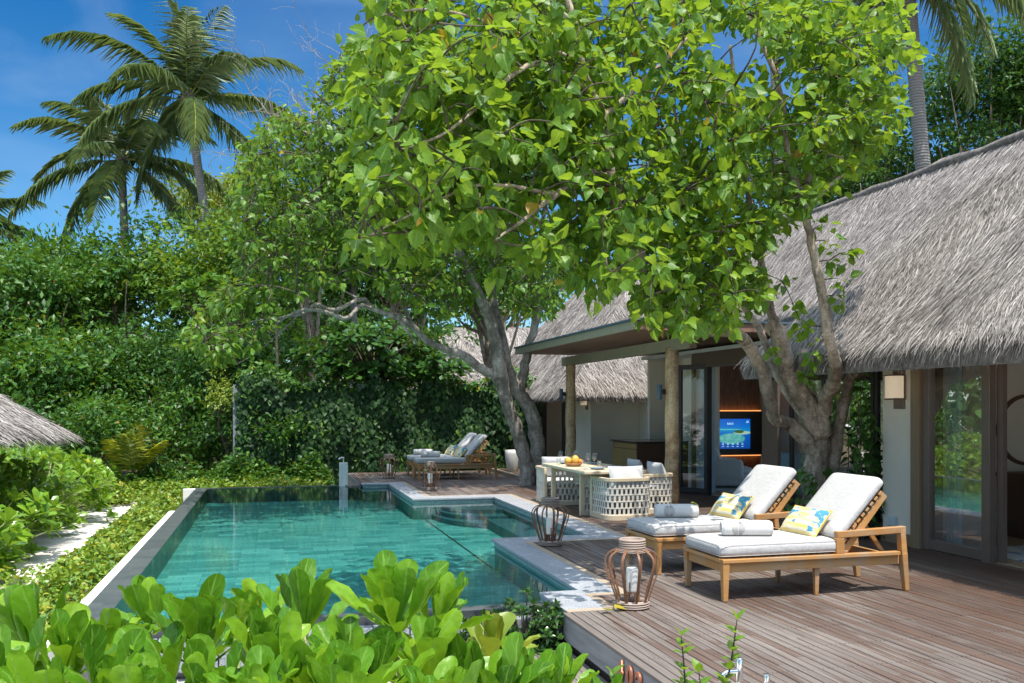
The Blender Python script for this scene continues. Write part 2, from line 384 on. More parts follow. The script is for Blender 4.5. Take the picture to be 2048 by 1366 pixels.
MAT['bluefabric'] = simple('blue_sofa_fabric', (.33, .44, .47), .9, var=.15, scale=25)
MAT['cove'] = emit('cove_light', (1, .36, .10), .45)
MAT['interior'] = simple('interior_paint', (.68, .61, .50), .85, var=.03)
MAT['floorwood'] = woodmat('interior_floor', (.36, .25, .16), (.46, .34, .22), (3, 20, 20), .4)
def barkmat(name, a, b, c, scale=7, str_=(1, 1, .35), bst=.9):
    m, nt, bs = newmat(name)
    v = coords(nt, str_); n1 = noise(nt, v, scale, 8, .7, .6); n2 = noise(nt, coords(nt), 1.8, 5, .7); n3 = noise(nt, coords(nt), 26, 4, .7)
    col_ = ramp(nt, n1, [(.32, a), (.5, b), (.68, c)]).outputs[0]
    blotch = ramp(nt, n2, [(.47, (0, 0, 0)), (.6, (.6, .6, .6))]).outputs[0]
    col_ = mixc(nt, blotch, col_, tuple(x*.5 for x in a))
    col_ = mixc(nt, 1, col_, ramp(nt, n3, [(.3, (.6, .6, .6)), (.7, (1.2, 1.2, 1.2))]).outputs[0], 'MULTIPLY')
    L(nt, col_, bs.inputs['Base Color']); bs.inputs['Roughness'].default_value = .9; bs.inputs['Specular IOR Level'].default_value = .2
    bump(nt, bs, mathn(nt, 'ADD', n1, mathn(nt, 'MULTIPLY', n3, .5)), bst, .03); return m
MAT['bark'] = barkmat('tree_bark', (.20, .155, .11), (.47, .375, .28), (.66, .55, .43))
MAT['bark2'] = barkmat('pale_bark', (.16, .14, .115), (.38, .335, .28), (.58, .53, .46), 9)
MAT['twig'] = barkmat('twig_bark', (.05, .04, .028), (.11, .09, .065), (.19, .16, .125), 20, (1, 1, 1), .3)
MAT['dead'] = simple('dead_wood', (.28, .25, .23), .9, var=.2)
MAT['postwood'] = barkmat('post_wood', (.42, .22, .09), (.66, .48, .27), (.74, .62, .43), 5, (2, 2, .12), .25)
def palmbark():
    m, nt, bs = newmat('palm_bark')
    wv = N(nt, 'TexWave', wave_type='BANDS', bands_direction='Z'); wv.inputs['Scale'].default_value = 4; wv.inputs['Distortion'].default_value = 2.5; wv.inputs['Detail'].default_value = 3
    L(nt, coords(nt), wv.inputs[0]); n = noise(nt, coords(nt), 6, 5)
    c = mixc(nt, n, ramp(nt, wv.outputs[1], [(0, (.10, .09, .08)), (.5, (.25, .23, .21))]).outputs[0], (.22, .20, .18))
    L(nt, c, bs.inputs['Base Color']); bs.inputs['Roughness'].default_value = .9; bump(nt, bs, wv.outputs[1], .6, .03); return m
MAT['palmbark'] = palmbark()
# foliage (reflectance of the leaf itself)
MAT['leaf_big'] = leafmat('broad_leaf', [(0, (.034, .10, .012)), (.35, (.082, .20, .017)), (.75, (.155, .29, .024)), (.965, (.24, .36, .035)), (.985, (.45, .28, .02)), (1, (.42, .20, .02))], .42, .44, (.44, .58, .025), (.20, .32, .06), .34, 26)
MAT['leaf_mid'] = leafmat('hibiscus_leaf', [(0, (.02, .072, .010)), (.5, (.048, .14, .016)), (.95, (.10, .23, .025)), (.975, (.16, .26, .04)), (.99, (.42, .26, .02)), (1, (.4, .25, .03))], .42, .3, (.22, .36, .02), spec=.35)
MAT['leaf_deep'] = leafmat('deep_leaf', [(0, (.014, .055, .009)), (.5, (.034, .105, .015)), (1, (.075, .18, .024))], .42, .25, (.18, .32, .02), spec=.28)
MAT['leaf_yel'] = leafmat('yellow_green_leaf', [(0, (.10, .17, .02)), (.5, (.20, .28, .03)), (.9, (.32, .36, .04)), (1, (.45, .36, .04))], .4, .35, (.45, .5, .03))
MAT['leaf_lime'] = leafmat('lime_leaf', [(0, (.04, .105, .012)), (.5, (.088, .195, .017)), (.95, (.155, .285, .026)), (1, (.42, .30, .03))], .42, .36, (.36, .46, .03), spec=.35)
MAT['leaf_scaev'] = leafmat('scaevola_leaf', [(0, (.036, .125, .008)), (.5, (.10, .25, .012)), (.92, (.20, .37, .02)), (.97, (.34, .42, .03)), (1, (.5, .40, .02))], .3, .32, (.34, .56, .015), (.18, .33, .05), .3, 34)
MAT['leaf_scaev_far'] = leafmat('scaevola_leaf_far', [(0, (.07, .18, .016)), (.5, (.14, .29, .022)), (.93, (.24, .40, .032)), (1, (.48, .42, .03))], .28, .36, (.38, .52, .03), spec=.55)
MAT['leaf_cover'] = leafmat('ground_cover_leaf', [(0, (.075, .17, .018)), (.5, (.15, .265, .025)), (.85, (.25, .35, .035)), (1, (.44, .38, .04))], .4, .3, (.42, .48, .03))
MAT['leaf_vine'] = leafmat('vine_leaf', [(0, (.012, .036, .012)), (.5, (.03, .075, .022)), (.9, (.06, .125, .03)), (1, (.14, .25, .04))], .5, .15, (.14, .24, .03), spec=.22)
MAT['leaf_creep'] = leafmat('creeper_leaf', [(0, (.035, .10, .018)), (.5, (.065, .165, .026)), (1, (.11, .235, .035))], .33, .3, (.25, .4, .03), (.12, .22, .06), .5, 20)
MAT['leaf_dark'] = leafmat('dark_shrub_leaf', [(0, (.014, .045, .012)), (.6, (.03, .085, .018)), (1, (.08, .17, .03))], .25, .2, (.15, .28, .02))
MAT['frond'] = leafmat('palm_leaflet', [(0, (.11, .18, .065)), (.5, (.21, .30, .11)), (.9, (.31, .38, .15)), (1, (.38, .35, .17))], .4, .36, (.28, .34, .05))
MAT['frond_yel'] = leafmat('young_palm_leaflet', [(0, (.26, .34, .02)), (.5, (.45, .48, .03)), (1, (.62, .52, .05))], .4, .3, (.5, .45, .03))
MAT['rachis'] = simple('frond_rib', (.22, .24, .05), .5, var=.1)
MAT['stem'] = simple('green_stem', (.20, .24, .08), .6, var=.2)
def ikat():
    m, nt, bs = newmat('ikat_fabric')
    n = noise(nt, coords(nt, (9, 3.2, 9), 'Object', (0, 0, R(20))), 1.15, 3, .75, .35); s = noise(nt, coords(nt, (40, 3, 40), 'Object', (0, 0, R(20))), 1, 3)
    base = ramp(nt, s, [(.44, (.72, .53, .16)), (.56, (.75, .68, .50))]).outputs[0]
    c = mixc(nt, ramp(nt, n, [(.535, (0, 0, 0)), (.56, (1, 1, 1))]).outputs[0], base, (.06, .26, .38))
    L(nt, c, bs.inputs['Base Color']); bs.inputs['Roughness'].default_value = .9; return m
MAT['ikat'] = ikat(); MAT['piping'] = simple('yellow_piping', (.72, .50, .10), .9)
def rugmat():
    m, nt, bs = newmat('rug'); n = noise(nt, coords(nt), 5, 4, .7)
    L(nt, ramp(nt, n, [(.5, (.62, .62, .58)), (.58, (.45, .55, .6)), (.64, (.05, .16, .32))]).outputs[0], bs.inputs['Base Color']); bs.inputs['Roughness'].default_value = .95; return m
MAT['rug'] = rugmat()
# ================================================================ ground, pool, deck
def structure(name, mb, mat, **k):
    return tag(mb.build(name, mat, **k), kind='structure')
g = MB(); xs = (-300, -1.55, 4.2, 300); ys = (-300, 8.0, 21.4, 400); GZ = -.5
for i in range(3):
    for j in range(3):
        if i == 1 and j == 1: continue
        g.quad((xs[i], ys[j], GZ), (xs[i+1], ys[j], GZ), (xs[i+1], ys[j+1], GZ), (xs[i], ys[j+1], GZ))
structure('ground', g, MAT['sand'])
g = MB(); z = GZ+.01
g.quad((-60, 25.6, z), (60, 25.6, z), (60, 180, z), (-60, 180, z))
g.quad((9.8, -20, z), (60, -20, z), (60, 25.5, z), (9.8, 25.5, z))
g.quad((-40, 24.0, z-.004), (-3.2, 22.5, z-.004), (-3.2, 25.5, z-.004), (-40, 25.5, z-.004))
g.quad((-2.4, .3, z), (2.2, .3, z), (2.2, 5.6, z), (-2.4, 5.6, z))
structure('forest_floor', g, MAT['litter'])
g = MB(); g.box(5.98, 7.3, 19.2, 25.0, -.4, .012); structure('planting_bed', g, MAT['litter'])
POOL = [(-1.6, 8.05), (2.87, 8.05), (2.87, 11.65), (4.24, 11.65), (4.24, 17.15), (2.65, 17.15), (2.65, 20.75), (2.05, 20.75), (2.05, 21.5), (-1.6, 21.5)]
FLZ = -.40
g = MB(); g.quad(*[(x, y, FLZ) for x, y in POOL]); structure('pool_floor', g, MAT['pooltile'])
g = MB(); g.box(2.855, 2.885, 11.66, 17.14, FLZ, FLZ+.004); structure('pool_slot', g, MAT['darkframe'])
g = MB()
g.box(3.72, 4.235, 11.66, 15.6, FLZ+.002, -.24)
for k, (r, zz) in enumerate(((1.75, -.31), (1.25, -.235), (.8, -.16))):
    poly = [(4.236, 17.145), (3.0+.1*k, 17.145)]+[(4.236-(1.2-.1*k)*math.cos(a), 17.145-r*math.sin(a)**.8) for a in [R(x) for x in (8, 18, 30, 45, 60, 75, 90)]]
    g.prism(poly, FLZ+.003+.001*k, zz)
structure('pool_steps', g, MAT['mosaic'])
g = MB()
W0 = -1.0
g.box(2.89, 3.19, 8.05, 11.64, W0, -.036); g.box(3.19, 4.6, 11.34, 11.66, W0, -.037)
g.box(4.25, 4.6, 11.66, 17.15, W0, -.036); g.box(2.98, 4.6, 17.16, 17.5, W0, -.037)
g.box(2.66, 2.98, 17.16, 20.76, W0, -.038); g.box(2.06, 2.98, 20.76, 20.98, W0, -.036)
g.box(2.475, 2.88, 7.4, 8.14, W0, -.036)
structure('pool_wall', g, MAT['poolwall'])
g = MB()   # pale tile band above the waterline
T = .006
g.box(2.89-T, 2.89-.001, 8.06, 11.64, -.13, -.0365); g.box(2.89, 4.24, 11.66, 11.66+T, -.13, -.0375)
g.box(4.25-T, 4.249, 11.67, 17.15, -.13, -.0365); g.box(2.67, 4.24, 17.16-T, 17.159, -.13, -.0375)
g.box(2.66-T, 2.659, 17.16, 20.75, -.13, -.0385); g.box(2.06, 2.65, 20.76-T, 20.759, -.13, -.0365)
g.box(2.475-T, 2.474, 7.41, 8.14, -.45, -.0365)
structure('pool_tile_band', g, MAT['bandtile'])
g = MB(); g.box(-1.62, -1.37, 8.0, 21.55, W0, -.076); g.box(-1.369, 2.05, 21.28, 21.55, W0, -.0765); g.box(-1.369, 2.46, 7.92, 8.1, W0, -.077)
structure('pool_weir', g, MAT['weir'])
g = MB()
for k in range(24): g.box(-1.36+k*.159, -1.36+k*.159+.15, 7.80, 7.915, -.42, -.15)
structure('overflow_course', g, MAT['cube'], bevel=.008)
g = MB(); g.box(-1.76, -1.635, 5.0, 17.3, -.6, -.115); g.box(-1.9, 1.7, 21.57, 21.75, -.6, -.10)
structure('pool_ledge', g, MAT['whitestone'], bevel=.01)
g = MB(); g.quad(*[(max(x, -1.371), min(max(y, 8.101), 21.279), -.08) for x, y in POOL]); structure('pool_water', g, MAT['water'])
g = MB(); Z0, Z1 = -.035, .004
def slabs(x0, x1, y0, y1, n, ax):
    for i in range(n):
        a, b = i/n, (i+1)/n
        if ax == 'y': g.box(x0, x1, y0+(y1-y0)*a+.001, y0+(y1-y0)*b-.001, Z0, Z1)
        else: g.box(x0+(x1-x0)*a+.001, x0+(x1-x0)*b-.001, y0, y1, Z0, Z1)
slabs(2.46, 2.85, 7.40, 8.16, 2, 'y'); slabs(2.85, 3.20, 7.99, 11.68, 5, 'y'); slabs(3.20, 4.62, 11.30, 11.68, 2, 'x')
slabs(4.22, 4.62, 11.68, 17.13, 7, 'y'); slabs(2.97, 4.62, 17.13, 17.5, 2, 'x'); slabs(2.63, 2.97, 17.13, 20.98, 5, 'y'); slabs(2.03, 2.63, 20.72, 20.98, 1, 'x')
structure('coping', g, MAT['granite'], bevel=.006)
g = MB()
for b in ((2.46, 2.95, 7.31, 7.397), (2.853, 2.94, 7.40, 7.987), (2.943, 3.29, 7.9, 7.987), (3.203, 3.29, 7.99, 11.21), (3.203, 4.71, 11.212, 11.297), (4.623, 4.71, 11.30, 17.59), (2.97, 4.62, 17.503, 17.59), (2.973, 3.06, 17.593, 20.98), (2.03, 3.06, 20.983, 21.07)):
    g.box(b[0], b[1], b[2], b[3], -.03, .003)
structure('deck_edging', g, MAT['edging'], bevel=.003)
def deck_spans(x):
    if x < 2.44: return [(21.07, 24.4)]
    if x < 2.95: return [(2.6, 7.31), (21.07, 24.4)]
    if x < 3.06: return [(2.6, 7.9), (21.07, 24.4)]
    if x < 3.29: return [(2.6, 7.9), (17.6, 24.4)]
    if x < 4.71: return [(2.6, 11.21), (17.6, 24.4)]
    if x < 5.86: return [(2.6, 24.4)]
    if x < 7.86: return [(2.6, 19.2)]
    return [(10.1, 19.2)]
g = MB(); bw, gap = .0765, .0085; x = 2.032
while x < 9.3:
    for y0, y1 in deck_spans(x+bw/2):
        y = y0
        while y < y1-.01:
            e = min(y1, y+random.uniform(1.6, 3.8))
            if y1-e < .5: e = y1
            dz = random.uniform(-.0015, .0015)
            g.box(x, x+bw-gap, y, e-.003, -.025, dz); y = e
    x += bw
structure('deck', g, MAT['deck'], bevel=.003, seg=1)
g = MB()
for yj in np.arange(3.2, 11.0, .52):
    for k in range(84):
        x = 2.032+k*.0765+.018
        for dx in (0, .034):
            if any(a+.01 < yj < b-.01 for a, b in deck_spans(x)) and x > 2.5: g.box(x+dx-.003, x+dx+.003, yj-.003, yj+.003, .0, .0022)
structure('deck_screws', g, MAT['darkframe'])
g = MB()
for b in ((2.47, 3.19, 2.6, 7.35), (3.19, 4.6, 2.6, 11.3), (4.6, 9.3, 2.6, 24.4), (3.0, 4.6, 17.5, 24.4), (2.05, 3.0, 21.0, 24.4)): g.box(b[0], b[1], b[2], b[3], -.5, -.03)
structure('deck_base', g, MAT['darkframe'])
g = MB(); g.box(2.42, 2.455, 2.6, 7.31, -.23, -.027); g.box(2.0, 2.026, 21.0, 24.4, -.34, -.012); g.box(2.03, 5.9, 24.41, 24.44, -.3, -.01)
structure('deck_fascia', g, MAT['fascia'], bevel=.004)
g = MB(); g.beam((5.92, 19.9, .03), (5.92, 24.9, .03), .1, .1); structure('deck_kerb', g, MAT['edging'], bevel=.006)
# wooden step below the deck
st = thing('deck_step', 'low weathered wooden step below the deck edge with the house number', 'step', (2.25, 5.8, -.5))
g = MB()
for k in range(4): g.box(-.22+k*.105, -.22+k*.105+.098, -2.5, 1.5, .165, .195)
g.build('tread', MAT['deck'], st, bevel=.003)
g = MB(); g.box(-.2, -.17, -2.5, 1.47, .0, .16); g.box(-.16, .18, 1.44, 1.47, .0, .16); g.build('riser', MAT['fascia'], st)
st = thing('pool_step_pad', 'small wooden pad at the pool edge beside the outdoor tap post', 'step', (1.86, 21.25, -.09))
g = MB()
for k in range(4): g.box(-.16+k*.078, -.16+k*.078+.072, -.2, .2, .0, .04)
g.build('tread', MAT['deck'], st)
def text_mesh(name, c, parent):
    tmp = bpy.data.objects.new(name+'_curve', c); col.objects.link(tmp); dg = bpy.context.evaluated_depsgraph_get()
    me = bpy.data.meshes.new_from_object(tmp.evaluated_get(dg)); me.name = name; bpy.data.objects.remove(tmp)
    return link(bpy.data.objects.new(name, me), parent)
# house number on the fascia
hn = thing('house_number', 'copper numerals 402 fixed to the grey deck fascia', 'house number', (2.419, 5.76, -.125))
for ch, y in (('4', 6.02), ('0', 5.85), ('2', 5.69)):
    c = bpy.data.curves.new('digit', 'FONT'); c.body = ch; c.size = .2; c.extrude = .008; c.bevel_depth = .002; c.align_x = 'CENTER'; c.align_y = 'CENTER'; c.offset = .006
    c.materials.append(MAT['copper'])
    o = text_mesh('digit', c, hn); o.location = (-.012, y-5.8, 0)
    o.rotation_euler = (R(90), 0, R(-90))
# ================================================================ buildings
def sample_poly(P, n):
    P = [np.array(p, float) for p in P]; tr = [(P[0], P[i], P[i+1]) for i in range(1, len(P)-1)]
    A = np.array([np.linalg.norm(np.cross(b-a, c-a))/2 for a, b, c in tr]); k = RNG.choice(len(tr), n, p=A/A.sum())
    r1, r2 = np.sqrt(RNG.random(n)), RNG.random(n); tr = np.array(tr)[k]
    return tr[:, 0]*(1-r1)[:, None]+tr[:, 1]*(r1*(1-r2))[:, None]+tr[:, 2]*(r1*r2)[:, None], A.sum()
def thatch(parent, faces, eaves, thick=.22, sl=(.14, .30), sw=.0062, name='roof', roll=None):
    """faces: (corner list, straw per m2); eaves: (a, b, outward dir, straws per m)"""
    g = MB()
    for P, dens in faces:
        P = [Vector(p) for p in P]; n = (P[1]-P[0]).cross(P[2]-P[0]).normalized()
        if n.z < 0: n = -n
        k = len(P); lo = [p-Vector((0, 0, thick)) for p in P]
        g.add(P+lo, [tuple(range(k)), tuple(range(2*k-1, k-1, -1))]+[(i, (i+1) % k, k+(i+1) % k, k+i) for i in range(k)])
    rf = g.build(name, MAT['thatchbase'], parent)
    PP, DD, NN, SS = [], [], [], []
    for P, dens in faces:
        V = [Vector(p) for p in P]; n = (V[1]-V[0]).cross(V[2]-V[0]).normalized()
        if n.z < 0: n = -n
        d = Vector((n.x*n.z, n.y*n.z, -(n.x*n.x+n.y*n.y))).normalized()
        area = sum(((V[i]-V[0]).cross(V[i+1]-V[0])).length/2 for i in range(1, len(V)-1)); m = int(area*dens)
        if m < 1: continue
        p, _ = sample_poly(P, m); nn = np.array(n); dd = np.array(d); side = np.cross(nn, dd)
        # courses: straw starts snap to rows, so lengths overlap like layers
        lean = RNG.normal(0, .22, m)+.25*np.sin(p[:, 1]*1.7+p[:, 2]*2.3)+.12
        D = dd+side*lean[:, None]+nn*RNG.uniform(.0, .13, m)[:, None]
        PP.append(p+nn*RNG.uniform(-.01, .035, m)[:, None]); DD.append(D); NN.append(nn+rvec(m)*.5); SS.append(RNG.uniform(*sl, m))
    for a, b, od, dens in eaves:
        a, b, od = np.array(a, float), np.array(b, float), np.array(od, float); m = int(np.linalg.norm(b-a)*dens)
        u = RNG.random(m)[:, None]; t = (b-a)/np.linalg.norm(b-a)
        p = a+(b-a)*u-od*RNG.uniform(-.03, .22, m)[:, None]+np.array([0, 0, 1.])*RNG.uniform(-.16, .06, m)[:, None]
        clump = .5*np.sin(u[:, 0]*61)+.3*np.sin(u[:, 0]*143)
        D = od*RNG.uniform(.15, .75, m)[:, None]+np.array([0, 0, -1.])+t*(RNG.normal(0, .2, m)+.18*clump)[:, None]
        PP.append(p); DD.append(D); NN.append(od+rvec(m)*.5); SS.append(RNG.uniform(.09, .19, m)*(1+.25*clump))
    S = np.concatenate(SS); P = np.concatenate(PP)
    patch = .5+.5*np.sin(P[:, 0]*1.3+P[:, 1]*.9+P[:, 2]*2.1)*np.sin(P[:, 1]*2.3-P[:, 2]*1.4)
    leaves('straw', MAT['thatch'], rf, T_STRAW, P, np.concatenate(DD), np.concatenate(NN), S, sw*RNG.uniform(.7, 1.5, len(S))/S, np.clip(RNG.normal(.5, .27, len(S))+(patch-.5)*.22, 0, 1), .06)
    return rf

# ---- main villa
VB = thing('thatched_villa', 'large villa with grey thatched roof and tall glass doors opening on the deck', 'house', (9.5, 10, 0))
def vpart(name, mb, mat, parent=None, **k):
    mb.v = [(x-9.5, y-10, z) for x, y, z in mb.v] if parent is None else mb.v
    return mb.build(name, mat, parent or VB, **k)
X0 = 7.78
vpart('wall', MB().box(X0, 8.12, 9.60, 10.16, 0, 2.75), MAT['plaster'])
vpart('skirting', MB().box(X0-.018, 8.13, 9.598, 10.175, .002, .15), MAT['tanwood'])
vpart('corner_trim', MB().box(X0-.03, 8.1, 9.435, 9.597, 0, 2.6), MAT['tanwood'])
g = MB()   # rooms
g.box(8.12, 13.2, 10.22, 10.34, 0, 2.75); g.box(13.1, 13.2, 2.6, 10.2, 0, 2.75); g.box(8.0, 13.1, 2.5, 2.6, 0, 2.75)
g.box(8.62, 12.3, 19.6, 19.72, 0, 2.9); g.box(11.75, 11.87, 10.36, 11.4, 0, 2.9); g.box(11.75, 11.87, 17.6, 19.6, 0, 2.9); g.box(11.76, 11.86, 11.4, 17.6, 0, .35)  # gap in the living room's right wall, added to let daylight in
vpart('interior_wall', g, MAT['interior'])
g = MB(); g.box(7.9, 13.1, 2.62, 10.2, 2.62, 2.7); g.box(8.4, 11.75, 10.36, 19.58, 2.86, 2.93); vpart('ceiling', g, MAT['white'])
g = MB(); g.box(7.87, 13.1, 2.62, 10.2, -.02, .012); g.box(8.5, 11.74, 10.36, 19.58, -.02, .012); vpart('interior_floor', g, MAT['floorwood'])
g = MB(); g.box(7.72, 7.95, 2.6, 9.45, 2.42, 2.62); g.box(8.42, 8.62, 10.14, 17.0, 2.56, 2.86); vpart('lintel', g, MAT['bronze'])
vpart('soffit', MB().box(7.0, 7.76, 2.6, 12.0, 2.32, 2.36), MAT['darkwood'])
def door(parent, p, q, z0, z1, fw=.1, dep=.06, mat='bronze', name='glass_door', mid=None, glass='glass'):
    """framed glazed leaf between plan points p and q, in local coordinates"""
    p, q = Vector((*p, 0)), Vector((*q, 0)); d = (q-p).normalized(); g = MB(); up = Vector((0, 0, 1))
    zz = up*z0; zt = up*z1
    for a in (p+d*fw/2, q-d*fw/2): g.beam(a+zz, a+zt, fw, dep, up=Vector((-d.y, d.x, 0)))
    for h in (z0+fw*.6, z1-fw/2): g.beam(p+d*fw+up*h, q-d*fw+up*h, dep, fw*1.0)
    o = g.build(name, MAT[mat], parent, bevel=.004)
    h = MB(); n = Vector((-d.y, d.x, 0))*.004; a, b = p+d*fw*.98, q-d*fw*.98
    h.quad(a+up*(z0+fw), b+up*(z0+fw), b+up*(z1-fw), a+up*(z1-fw)); h.build('pane', MAT[glass], o)
    return o
ox, oy = 9.5, 10
d1 = door(VB, (7.83-ox, 9.43-oy), (7.83-ox, 8.35-oy), .005, 2.42, .12, .09)
g = MB(); g.box(-.06, .06, -.03, .03, 0, .02)
g = MB(); g.box(7.89, 7.95, 8.27, 8.36, .0, 2.42); vpart('door_jamb', g, MAT['bronze'])
vpart('threshold', MB().box(7.78, 7.99, 2.6, 9.3, -.01, .006), MAT['bronze'])
# living room front
door(VB, (8.48-ox, 16.36-oy), (8.12-ox, 17.02-oy), .01, 2.62, .1, .06, 'darkframe', glass='clear')
vpart('door_jamb', MB().box(8.44, 8.51, 16.3, 16.38, 0, 2.6), MAT['darkframe']); vpart('door_jamb', MB().box(8.46, 8.56, 14.02, 14.12, 0, 2.6), MAT['darkframe'])
g = MB(); g.box(8.30, 8.36, 13.55, 14.05, .01, 2.56); vpart('folded_door', g, MAT['bronze'])
for a, b in ((13.5, 12.5), (12.48, 11.3), (11.28, 10.16)): door(VB, (8.52-ox, a-oy), (8.52-ox, b-oy), .01, 2.56, .07, .06, 'darkframe')
g = MB(); g.box(8.58, 8.78, 17.3, 17.75, 0, 2.8); g.box(9.34, 9.46, 17.76, 21.9, 0, 2.9); g.box(8.781, 8.95, 17.62, 17.748, 0, 2.8); vpart('wing_wall', g, MAT['plaster'])
vpart('wing_trim', MB().box(8.55, 8.62, 17.2, 17.29, 0, 2.8), MAT['tanwood'])
g = MB()
def curtain(g, x, y0, y1, z0, z1, amp=.035, n=40):
    vs = []
    for i in range(n+1):
        y = y0+(y1-y0)*i/n; vs += [(x+amp*math.sin(i*1.25), y, z0), (x+amp*math.sin(i*1.25), y, z1)]
    g.add(vs, [(2*i, 2*i+1, 2*i+3, 2*i+2) for i in range(n)])
o = thing('curtain', 'pale blue grey curtain gathered behind the living room door', 'curtain', (8.7, 16.9, 0)); g = MB(); curtain(g, 0, -.35, .3, .02, 2.7); g.build('drape', MAT['curtain'], o, smooth=True)
MB().tube([(0, -.4, 2.72), (0, .4, 2.72)], .015).build('curtain_rail', MAT['darkframe'], o)
o = thing('curtain', 'sheer pale curtain hanging behind the bedroom sliding glass door', 'curtain', (8.12, 9.14, 0)); g = MB(); curtain(g, 0, .0, .24, .02, 2.5, .03, 20); g.build('drape', MAT['curtain'], o, smooth=True)
MB().tube([(0, -.3, 2.52), (0, .35, 2.52)], .015).build('curtain_rail', MAT['darkframe'], o)
# roofs (corner lists relative to the villa's base)
def rel(P, o=(9.5, 10, 0)): return [(x-o[0], y-o[1], z-o[2]) for x, y, z in P]
E_, RZ = 2.47, 6.05
A = (6.84, 12.1, E_); B = (6.84, 1.5, E_); Cc = (10.3, 1.5, RZ); Dd = (10.3, 8.5, RZ)
thatch(VB, [(rel([A, B, Cc, Dd]), 1450), (rel([A, Dd, (10.3, 8.5, RZ), (13.8, 12.1, E_)]), 40)],
       [(*rel([A, B]), (-1, 0, 0), 800), (*rel([A, (8.4, 12.1, E_)]), (0, 1, 0), 700)], .3)
A = (9.0, 19.95, 3.47); B = (9.0, 8.4, 3.47); Cc = (11.5, 6.0, 6.02); Dd = (11.5, 19.4, 6.02)
thatch(VB, [(rel([A, B, Cc, Dd]), 950), (rel([Cc, Dd, (14.0, 19.95, 3.47), (14.0, 6, 3.47)]), 8), (rel([A, Dd, (14.0, 19.95, 3.47)]), 150)],
       [(*rel([A, (9.0, 12.5, 3.47)]), (-1, 0, 0), 60)], .25)
g = MB(); pr = [(11.5+random.uniform(-.03, .03), y, 6.03+random.uniform(-.02, .02)) for y in np.linspace(6.0, 19.4, 30)]
g.tube(pr, .09, 8, jit=.25); vpart('ridge_roll', g, MAT['thatchbase'], smooth=True)
# ---- second pavilion behind the pergola
PB = thing('thatched_pavilion', 'low thatched pavilion behind the pergola with a peaked roof and open doorway', 'house', (9, 24, 0))
oo = (9, 24, 0)
def ppart(name, mb, mat, **k):
    mb.v = [(x-9, y-24, z) for x, y, z in mb.v]; return mb.build(name, mat, PB, **k)
g = MB(); ppart('wall', MB().box(8.0, 8.25, 21.9, 23.35, 0, 2.6), MAT['plaster']); ppart('wall', MB().box(8.251, 9.33, 21.902, 22.05, 0, 2.9), MAT['plaster']); ppart('wall', MB().box(8.0, 8.2, 27.6, 30.5, 0, 2.5), MAT['plaster']); g = MB(); g.box(8.2, 12.5, 29.5, 29.6, 0, 2.6); ppart('back_wall', g, MAT['plaster'])
g = MB(); g.box(8.2, 12.4, 26.6, 26.7, 0, 2.6); g.box(12.4, 12.5, 22.0, 29.5, 0, 2.6); ppart('interior_wall', g, MAT['interior'])
g = MB(); g.box(8.25, 12.4, 22.06, 29.4, 2.55, 2.62); ppart('ceiling', g, MAT['white'])
g = MB(); g.box(7.6, 12.4, 22.06, 29.4, -.02, .01); ppart('interior_floor', g, MAT['floorwood'])
g = MB()
for y in (23.4, 24.2, 26.2, 27.5): g.box(7.98, 8.12, y-.06, y+.06, 0, 2.3)
g.box(7.98, 8.12, 23.35, 27.55, 2.3, 2.5); ppart('door_frame', g, MAT['darkframe'])
g = MB(); g.quad((8.05, 23.46, 0), (8.05, 24.14, 0), (8.05, 24.14, 2.3), (8.05, 23.46, 2.3)); g.quad((8.05, 26.26, 0), (8.05, 27.44, 0), (8.05, 27.44, 2.3), (8.05, 26.26, 2.3)); ppart('pane', g, MAT['glass'])
PE = 2.16; A = (7.1, 33, PE); B = (7.1, 21, PE); Cc = (10.3, 24.2, 5.75); Dd = (10.3, 29.6, 5.75); B2 = (9.35, 21, PE); B3 = (10.1, 21.85, PE+.953)
thatch(PB, [(rel([A, B, Cc, Dd], oo), 700), (rel([A, Dd, (13.5, 33, PE)], oo), 20), (rel([B, B2, B3, Cc], oo), 900), (rel([Cc, Dd, (13.5, 33, PE), (13.5, 21, PE), B3], oo), 6)],
       [(*rel([A, B], oo), (-1, 0, 0), 330), (*rel([B, B2], oo), (0, -1, 0), 420), (*rel([B2, B3], oo), (.6, -.8, 0), 300)], .25, (.2, .4), .010)
ppart('barge_board', MB().beam((9.4, 21.08, PE-.3), (10.15, 21.93, PE+.66), .04, .2), MAT['darkwood'])
# ---- far villa
FB = thing('thatched_villa', 'distant villa showing only its pale thatched roof above the creeper wall', 'house', (5, 45, -.4)); oo = (5, 45, -.4)
p0, p1, e0, e1 = at(905, 655, 46), at(1150, 655, 47), at(690, 800, 40), at(1150, 800, 41)
thatch(FB, [(rel([e0, e1, p1, p0], oo), 160), (rel([e0, p0, (p0.x-2, p0.y+7, e0.z)], oo), 60), (rel([p0, p1, (p1.x, p1.y+7, e0.z), (p0.x-2, p0.y+7, e0.z)], oo), 6)], [(*rel([e0, e1], oo), (0, -1, 0), 120)], .3, (.4, .8), .022)
g = MB(); q0, q1 = at(740, 805, 42.5), at(1140, 805, 43.5); g.box(q0.x-5, q1.x-5, q0.y-45, q0.y-44.6, 0, 2.7); g.build('wall', MAT['plaster'], FB)
